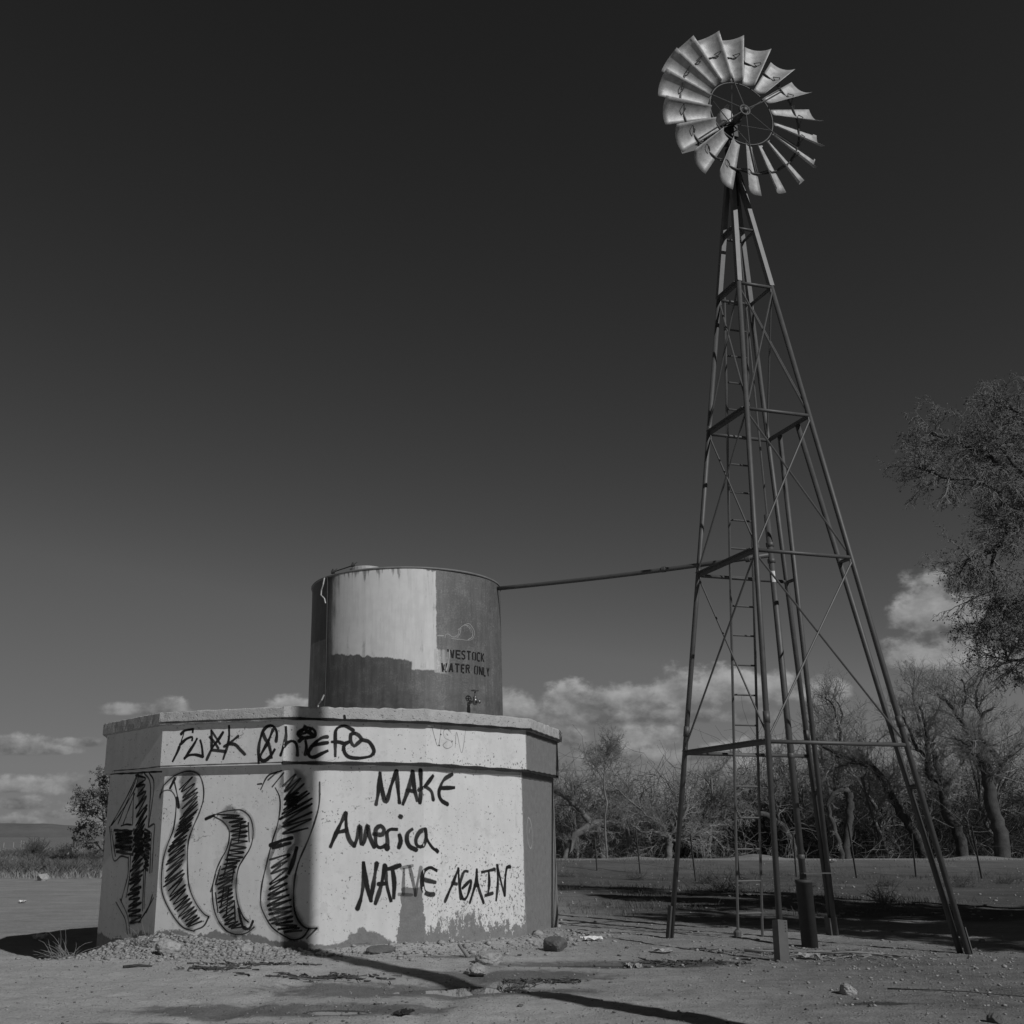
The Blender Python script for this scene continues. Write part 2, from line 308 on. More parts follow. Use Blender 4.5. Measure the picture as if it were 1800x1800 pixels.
def make_shell_mat():
    m, n, b = material("painted_steel_shell")
    uvn = n.add("ShaderNodeUVMap", uv_map="UVMap"); u, v, _ = n.sep(uvn.outputs[0]); p = n.vec(u, v)
    mid = n.noise(p, 7., 5., .65); vst = n.noise(n.vec(n.m('MULTIPLY', u, 13.), n.m('MULTIPLY', v, 1.1)), 1., 5., .65); fin = n.noise(p, 40., 4.); big = n.noise(p, 1.7, 4.)
    def rect(u0, u1, v0, v1, soft=.012, j=.05, su=0.):
        uu = n.m('MULTIPLY_ADD', n.m('SUBTRACT', mid, .5), j, u); v2 = n.m('MULTIPLY_ADD', n.m('SUBTRACT', vst, .5), j*2.2, v)
        if su: v2 = n.m('MULTIPLY_ADD', u, su, v2)
        a = n.m('MULTIPLY', n.rng(uu, u0-soft, u0+soft), n.rng(uu, u1+soft, u1-soft))
        return n.m('MULTIPLY', a, n.m('MULTIPLY', n.rng(v2, v0-soft, v0+soft), n.rng(v2, v1+soft, v1-soft)))
    steel = n.m('MULTIPLY_ADD', n.m('SUBTRACT', vst, .5), .07, n.m('MULTIPLY_ADD', n.m('SUBTRACT', big, .5), .18, .13))
    steel = n.m('MULTIPLY_ADD', n.m('SUBTRACT', fin, .5), .05, steel)
    spot = n.rng(n.m('MULTIPLY_ADD', fin, .5, n.m('MULTIPLY', mid, .6)), .66, .74, 1., 1.5); steel = n.m('MULTIPLY', steel, spot)
    val = n.mix(rect(-3., -1.404, 3.0, 6., .006, 0.), steel, .175)                       # plain strip left of the seam
    val = n.mix(rect(-2.6, -1.41, 4.29, 6., .008, .02), val, .075)                      # dark patch high on the left
    val = n.mix(n.m('MULTIPLY', rect(-1.375, .10, 2.9, 4.02, .02, .05), .85), val, n.m('MULTIPLY_ADD', n.m('SUBTRACT', big, .5), .10, .095))
    val = n.mix(rect(-1.4, -1.1, 4.9, 6., .05, .2), val, .08)
    val = n.mix(n.rng(v, 3.11, 3.06), val, .21)                                         # dusty foot
    whitev = n.m('MULTIPLY_ADD', n.m('SUBTRACT', mid, .5), .16, .60)
    drip = n.m('MULTIPLY', n.rng(n.m('MULTIPLY_ADD', mid, .55, vst), .86, 1.04), .38); whitev = n.m('MULTIPLY', whitev, n.m('SUBTRACT', 1., drip))
    top = n.rng(n.m('MULTIPLY_ADD', n.m('SUBTRACT', vst, .55), 1.1, v), 5.16, 5.24, 1., .35)
    wl = n.m('MAXIMUM', rect(-1.30, .475, 3.86, 5.30, .012, .06, .135), rect(.1, .47, 3.72, 4.3, .012, .03))
    side = n.rng(n.m('MULTIPLY_ADD', n.m('SUBTRACT', vst, .5), .6, u), -1.34, -1.12)
    wl = n.m('MULTIPLY', n.m('MULTIPLY', wl, side), n.m('MAXIMUM', top, n.rng(u, -.05, .05)))
    val = n.mix(n.m('MULTIPLY', wl, .96), val, whitev)
    ext = n.m('MULTIPLY', rect(.44, .685, 3.73, 4.09, .012, .05, .1), n.rng(n.m('MULTIPLY_ADD', vst, .35, u), .93, .62))
    val = n.mix(n.m('MULTIPLY', ext, .85), val, .46)
    scuff = n.rng(n.m('MULTIPLY_ADD', fin, .45, n.m('MULTIPLY', n.noise(p, 4.5, 7., .72), .8)), .60, .76, 1., 1.38); val = n.m('MULTIPLY', val, n.mix(wl, scuff, 1.))
    runs = n.rng(n.m('MULTIPLY_ADD', big, .5, vst), .66, .86, 1., .74); val = n.m('MULTIPLY', val, n.mix(wl, runs, n.m('MULTIPLY_ADD', runs, .35, .65)))
    ring_ = n.m('MULTIPLY', n.rng(v, 3.42, 3.34), n.rng(n.noise(p, 5., 5., .7), .44, .56)); val = n.m('MULTIPLY', val, n.mix(ring_, 1., .78))
    grey(n, b, val); n.put(b.inputs["Roughness"], n.mix(wl, .5, .7)); b.inputs["Specular IOR Level"].default_value = .4
    bump(n, b, n.m('MULTIPLY_ADD', wl, .5, n.m('ADD', mid, n.m('MULTIPLY', fin, .3))), .15, .01)
    return m
MAT['shell'] = make_shell_mat()
def make_spray(name, v, soft=True):
    m, n, b = material(name)
    at = n.add("ShaderNodeAttribute", attribute_name="paint"); e, op, _ = n.sep(at.outputs["Vector"])
    t = n.add("ShaderNodeTexCoord").outputs["Object"]
    ns = n.noise(t, 120., 3., .6); wear = n.rng(n.noise(t, 22., 5., .7), .26, .36, .55, 1.)
    a = n.rng(n.m('MULTIPLY_ADD', n.m('SUBTRACT', ns, .5), .8, e), .10, .80) if soft else n.rng(n.m('MULTIPLY_ADD', n.m('SUBTRACT', ns, .5), .7, e), .05, .2)
    grey(n, b, v); b.inputs["Roughness"].default_value = .7; b.inputs["Specular IOR Level"].default_value = .2
    n.put(b.inputs["Alpha"], n.m('MULTIPLY', n.m('MULTIPLY', a, op), wear))
    return m
MAT['spray'] = make_spray("black_spray_paint", .013); MAT['stencil'] = make_spray("black_stencil_paint", .014, False); MAT['chalk'] = make_spray("pale_spray_paint", .5)
def make_water():
    m, n, b = material("puddle_water"); grey(n, b, .03); b.inputs["Roughness"].default_value = .03; b.inputs["IOR"].default_value = 1.33
    bump(n, b, n.noise(n.add("ShaderNodeTexCoord").outputs["Object"], 6., 3.), .02, .02)
    return m
MAT['water'] = make_water()

# ------------------------------------------------------------------ ground
DX, DY, ROT, WR, BR, CR = -1.30275, 17.06382, -1.15378777, 3.469, 3.556, 3.624
PUDS = [(.36, 10.73, .72, .27, .12), (-.64, 9.36, .24, .15, .1), (2.05, 12.45, .6, .15, .0)]
def terrain(x, y, micro=True):
    x = np.asarray(x, float); y = np.asarray(y, float)
    z = -.5*S((-3.1-x)/2.2)*S((y-12.6)/3.2) - .10*S((-1-x)/4)*S((y-21)/20)
    a = np.arctan2(x-DX, -(y-DY)); rad = np.hypot(x-DX, y-DY)-WR*.985
    nz = fbm(x, y, 1.6, 4, 3)
    win = S((a+1.32)/.25)*S((.02-a)/.45)
    z = z + win*(.05+.17*nz)*np.exp(-((rad-.12)/.42)**2)
    win2 = S((a+.1)/.3)*S((1.45-a)/.2); z = z + win2*.10*nz*np.exp(-((rad-.05)/.30)**2)
    wr = S((x-1)/5.)
    z = z + wr*(.42*S((y-37)/6.) - 2.2*S((y-47.2)/5) + 3.0*S((y-80)/70)*(.6+.8*fbm(x, y, .05, 3, 8)))
    z = z + wr*.12*(fbm(x, y, .25, 3, 11)-.5)*S((y-19)/6)*S((44-y)/4)
    for bx, by, bh in ((14.6, 46.6, .22), (24.2, 46.8, .16), (9.5, 46.5, .1)): z = z + bh*np.exp(-((x-bx)/.8)**2-((y-by)/1.2)**2)
    if micro:
        near = np.exp(-np.maximum(0, np.hypot(x-2, y-12)-14)/12)
        flat = 1-sum(np.exp(-(((x-p_[0])/(p_[2]*1.7))**2+((y-p_[1])/(p_[3]*2.2))**2)**2) for p_ in PUDS)
        z = z + (.075*(fbm(x, y, .45, 3, 5)-.5)+.034*(fbm(x, y, 3.1, 4, 9)-.5)*flat)*near + .020*(fbm(x, y, 9., 3, 21)-.5)*near*flat
        for tx, sl in ((-1.6, .25), (.1, .22), (5.4, -.1), (6.9, -.12)):    # old wheel ruts
            d = x-(tx+sl*(y-9)); z = z - .03*np.exp(-(d/.16)**2)*S((y-3)/4)*S((13-y)/2)
    for px, py, pa, pb, ang in PUDS:
        ca, sa = math.cos(ang), math.sin(ang); u = (x-px)*ca+(y-py)*sa; v = -(x-px)*sa+(y-py)*ca
        z = z - .055*np.exp(-((u/pa/1.25)**2+(v/pb/1.25)**2)**1.5) - .03*np.exp(-((u/pa/2.6)**2+(v/pb/2.6)**2))
    return z
def axis(lo, f0, f1, hi, st, g):
    c = list(np.arange(f0, f1, st)); a = []; s = st; p = f0
    while p > lo: s *= g; p -= s; a.append(p)
    b = []; s = st; p = c[-1]
    while p < hi: s *= g; p += s; b.append(p)
    return np.array(a[::-1]+c+b)
gx = axis(-3500, -7.5, 11., 3500, .045, 1.07); gy = axis(-60, 8., 21., 3000, .045, 1.045)
GX, GY = np.meshgrid(gx, gy); GZ = terrain(GX, GY)
nx, ny = len(gx), len(gy); ii = np.arange(nx*ny).reshape(ny, nx)
F = np.stack([ii[:-1, :-1], ii[:-1, 1:], ii[1:, 1:], ii[1:, :-1]], -1).reshape(-1, 4)
wet = np.zeros_like(GX)
for px, py, pa, pb, sc in ((.1, 10.5, 1.7, .62, 1.), (-1.0, 9.3, 1.5, .42, 1.), (-1.9, 8.6, 1.2, .16, .7), (2.2, 12.45, 1.6, .36, .95), (1.0, 11.5, 1.4, .5, .75), (3.9, 9.5, .5, .12, .7), (.6, 13.1, 1.0, .22, .6)):
    wet = np.maximum(wet, sc*np.exp(-(((GX-px)/pa)**2+((GY-py)/pb)**2)))
rr = np.hypot(GX-DX, GY-DY); wr = S((GX-1)/4)
org = .85*wr*S((GY-16)/4)*S((46-GY)/4)*(.5+fbm(GX, GY, .5, 3, 31)) + .6*S((GY-55)/25) + .8*wr*S((GY-46.5)/1.5)
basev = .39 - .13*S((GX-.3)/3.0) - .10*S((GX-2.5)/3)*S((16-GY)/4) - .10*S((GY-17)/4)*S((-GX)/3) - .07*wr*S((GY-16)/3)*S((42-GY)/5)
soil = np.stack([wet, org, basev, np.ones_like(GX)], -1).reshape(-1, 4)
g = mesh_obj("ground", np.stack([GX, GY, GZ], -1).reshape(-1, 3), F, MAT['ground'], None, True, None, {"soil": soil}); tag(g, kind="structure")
def gz(x, y): return float(terrain(np.array([x]), np.array([y]))[0])
for px, py, pa, pb, ang in PUDS:
    zc = gz(px, py)+.034; n_ = 40
    vs = [(px+math.cos(t)*pa*2.1*math.cos(ang)-math.sin(t)*pb*2.1*math.sin(ang), py+math.cos(t)*pa*2.1*math.sin(ang)+math.sin(t)*pb*2.1*math.cos(ang), zc) for t in [2*math.pi*k/n_ for k in range(n_)]]
    tag(mesh_obj("water", vs, [list(range(n_))], MAT['water']), kind="structure")
# far low mesa
hx = np.linspace(-1500, 200, 120); hy = np.linspace(1500, 2100, 16); HX, HY = np.meshgrid(hx, hy)
q = (HX/1500)
prof = 13.5*S((q+.62)/.20)*S((-.24-q)/.14) + 9*S((q+1.)/.3)*S((-.2-q)/.2)
HZ = prof*S((HY-1500)/160)*(.85+.3*fbm(HX, HY, .012, 4, 2)) - 4
ii = np.arange(HX.size).reshape(HX.shape)
tag(mesh_obj("hill", np.stack([HX, HY, HZ], -1).reshape(-1, 3), np.stack([ii[:-1, :-1], ii[:-1, 1:], ii[1:, 1:], ii[1:, :-1]], -1).reshape(-1, 4), MAT['hill'], None, True), kind="structure")

# ------------------------------------------------------------------ concrete tank
def pv(i, r): a = ROT+i*math.pi/6; return (DX+r*math.sin(a), DY-r*math.cos(a))
def prism(name, r, z0, z1, mat, parent, cols=14, rows=10):
    vs, fs, uv = [], [], []; L = 2*r*math.sin(math.pi/12)
    for i in range(12):
        A = np.array(pv(i, r)); B = np.array(pv(i+1, r)); b = len(vs)
        vs += [(*(A+(B-A)*p/cols), z0+(z1-z0)*k/rows) for k in range(rows+1) for p in range(cols+1)]
        u0 = (i if i < 7 else i-12)
        for k in range(rows):
            for p in range(cols):
                a = b+k*(cols+1)+p; fs.append((a, a+1, a+cols+2, a+cols+1))
                for q, kk in ((p, k), (p+1, k), (p+1, k+1), (p, k+1)): uv.append(((u0+q/cols)*L*WR/r, z0+(z1-z0)*kk/rows))
    for z, o in ((z0, -1), (z1, 1)):
        b = len(vs); vs += [(*pv(i, r), z) for i in range(12)]; f = [b+i for i in range(12)]; fs.append(f if o > 0 else f[::-1]); uv += [(0., 9.)]*12
    o = mesh_obj(name, vs, fs, mat, parent, False, uv)
    return o
ct = root("concrete_tank", (DX, DY, 0), "twelve-sided white painted concrete water tank covered in black graffiti", "water tank")
wall = prism("wall", WR, -.9, 2.30, MAT['wall'], ct)
band = prism("band", BR, 2.222, 2.79, MAT['band'], ct, 14, 4)
# rim with a worn, uneven edge
cvs, cfs = [], []; rng = np.random.default_rng(5); NP = 26
ringpts = []
for i in range(12):
    A = np.array(pv(i, CR)); B = np.array(pv(i+1, CR))
    for k in range(NP): ringpts.append(A+(B-A)*k/NP)
ringpts = np.array(ringpts); N = len(ringpts); rad = (ringpts-[DX, DY]); rad /= np.linalg.norm(rad, axis=1)[:, None]
lv = [(-.10, 2.774), (-.006, 2.772), (0, 2.784), (0, 2.86), (0, 2.930), (-.014, 2.946), (-.12, 2.948)]
for o_, z_ in lv:
    jz = rng.normal(0, .0035, N); jo = np.minimum(0, rng.normal(0, .004, N)); hit = rng.random(N) < .06
    jo = jo - hit*rng.random(N)*.02*(z_ < 2.79 or z_ > 2.9)
    cvs.append(np.concatenate([ringpts+rad*(o_+jo)[:, None], (z_+jz*(o_ > -.05))[:, None]], 1))
cvs = np.concatenate(cvs); nl = len(lv)
cfs = [(k*N+i, k*N+(i+1) % N, (k+1)*N+(i+1) % N, (k+1)*N+i) for k in range(nl-1) for i in range(N)]
cfs += [list(range((nl-1)*N, nl*N)), list(range(N-1, -1, -1))]
mesh_obj("rim", cvs, cfs, MAT['cap'], ct)

# ------------------------------------------------------------------ paint strokes lying on a surface
TX, TY, TR, TZ0, TZ1 = -.159, 17.0, 1.566, 2.949, 5.286
def dent(t, z): return .006*math.sin(3.1*t+z*1.7)+.004*math.sin(7*t-z*2.3)
def surf(kind, s, z, off):
    if kind == 'shell':
        t = s/TR; off = off+dent(t, z); return (TX+(TR+off)*math.sin(t), TY-(TR+off)*math.cos(t), z)
    r = dict(wall=WR, band=BR, cap=CR)[kind]; L = 2*r*math.sin(math.pi/12); i = math.floor(s/L); f = s/L-i
    A, B = pv(i, r+off), pv(i+1, r+off)
    return (A[0]+(B[0]-A[0])*f, A[1]+(B[1]-A[1])*f, z)
def ribbon(out, kind, wd, op, pts, off, sharp=False, rnd=random.Random(1)):
    P = [np.array(p, float) for p in pts]
    if len(P) > 2 and not sharp:
        Q = []; E = [2*P[0]-P[1]]+P+[2*P[-1]-P[-2]]
        for i in range(1, len(E)-2):
            a, b, c, d = E[i-1:i+3]; ln = np.linalg.norm(c-b); k = max(2, min(40, int(ln/.025)))
            for j in range(k):
                t = j/k; Q.append(.5*((2*b)+(c-a)*t+(2*a-5*b+4*c-d)*t*t+(3*b-a-3*c+d)*t**3))
        Q.append(P[-1]); P = Q
    elif not sharp:
        P = [P[0]+(P[1]-P[0])*t for t in np.linspace(0, 1, max(2, int(np.linalg.norm(P[1]-P[0])/.05)+1))]
    if kind != 'shell':      # a section exactly on every corner of the wall
        L = 2*dict(wall=WR, band=BR, cap=CR)[kind]*math.sin(math.pi/12); Q = [P[0]]
        for a, b in zip(P, P[1:]):
            ka, kb = math.floor(a[0]/L), math.floor(b[0]/L)
            if ka != kb:
                c = max(ka, kb)*L; q = a+(b-a)*((c-a[0])/(b[0]-a[0]))
                if np.linalg.norm(q-a) > 1e-4 and np.linalg.norm(q-b) > 1e-4: Q.append(q)
            Q.append(b)
        P = Q
    h = wd/2*(1.0 if sharp else 1.38); ph = rnd.uniform(0, 6.3); fq = rnd.uniform(5, 12)
    n = len(P); sec = []
    for i, p in enumerate(P):
        t = P[min(i+1, n-1)]-P[max(i-1, 0)]; t = t/(np.linalg.norm(t)+1e-9); nn = np.array([-t[1], t[0]])
        j = 1 if sharp else 1+.20*math.sin(ph+fq*(p[0]+p[1])*1.7)+rnd.uniform(-.06, .06)
        if not sharp and i == 0: sec.append((p-t*h*.9, nn, .55, .0)); sec.append((p-t*h*.45, nn, .85, .75))
        sec.append((p, nn, j, 1.))
        if not sharp and i == n-1: sec.append((p+t*h*.45, nn, .85, .75)); sec.append((p+t*h*.9, nn, .55, .0))
    b = len(out[0]); cols = (-1., 1.) if sharp else (-1., -.5, .5, 1.); m = len(cols)
    for p, nn, k, e in sec:
        for c in cols:
            q = p+nn*c*h*k; out[0].append(surf(kind, q[0], q[1], off)); out[2].append(((1. if sharp else (0. if abs(c) == 1 else e)), op*(1 if sharp else min(1, .92+.14*math.sin(ph*2+fq*q[1]*1.3))), 0, 1))
    for i in range(len(sec)-1):
        for c in range(m-1): a = b+i*m+c; out[1].append((a, a+m, a+m+1, a+1))
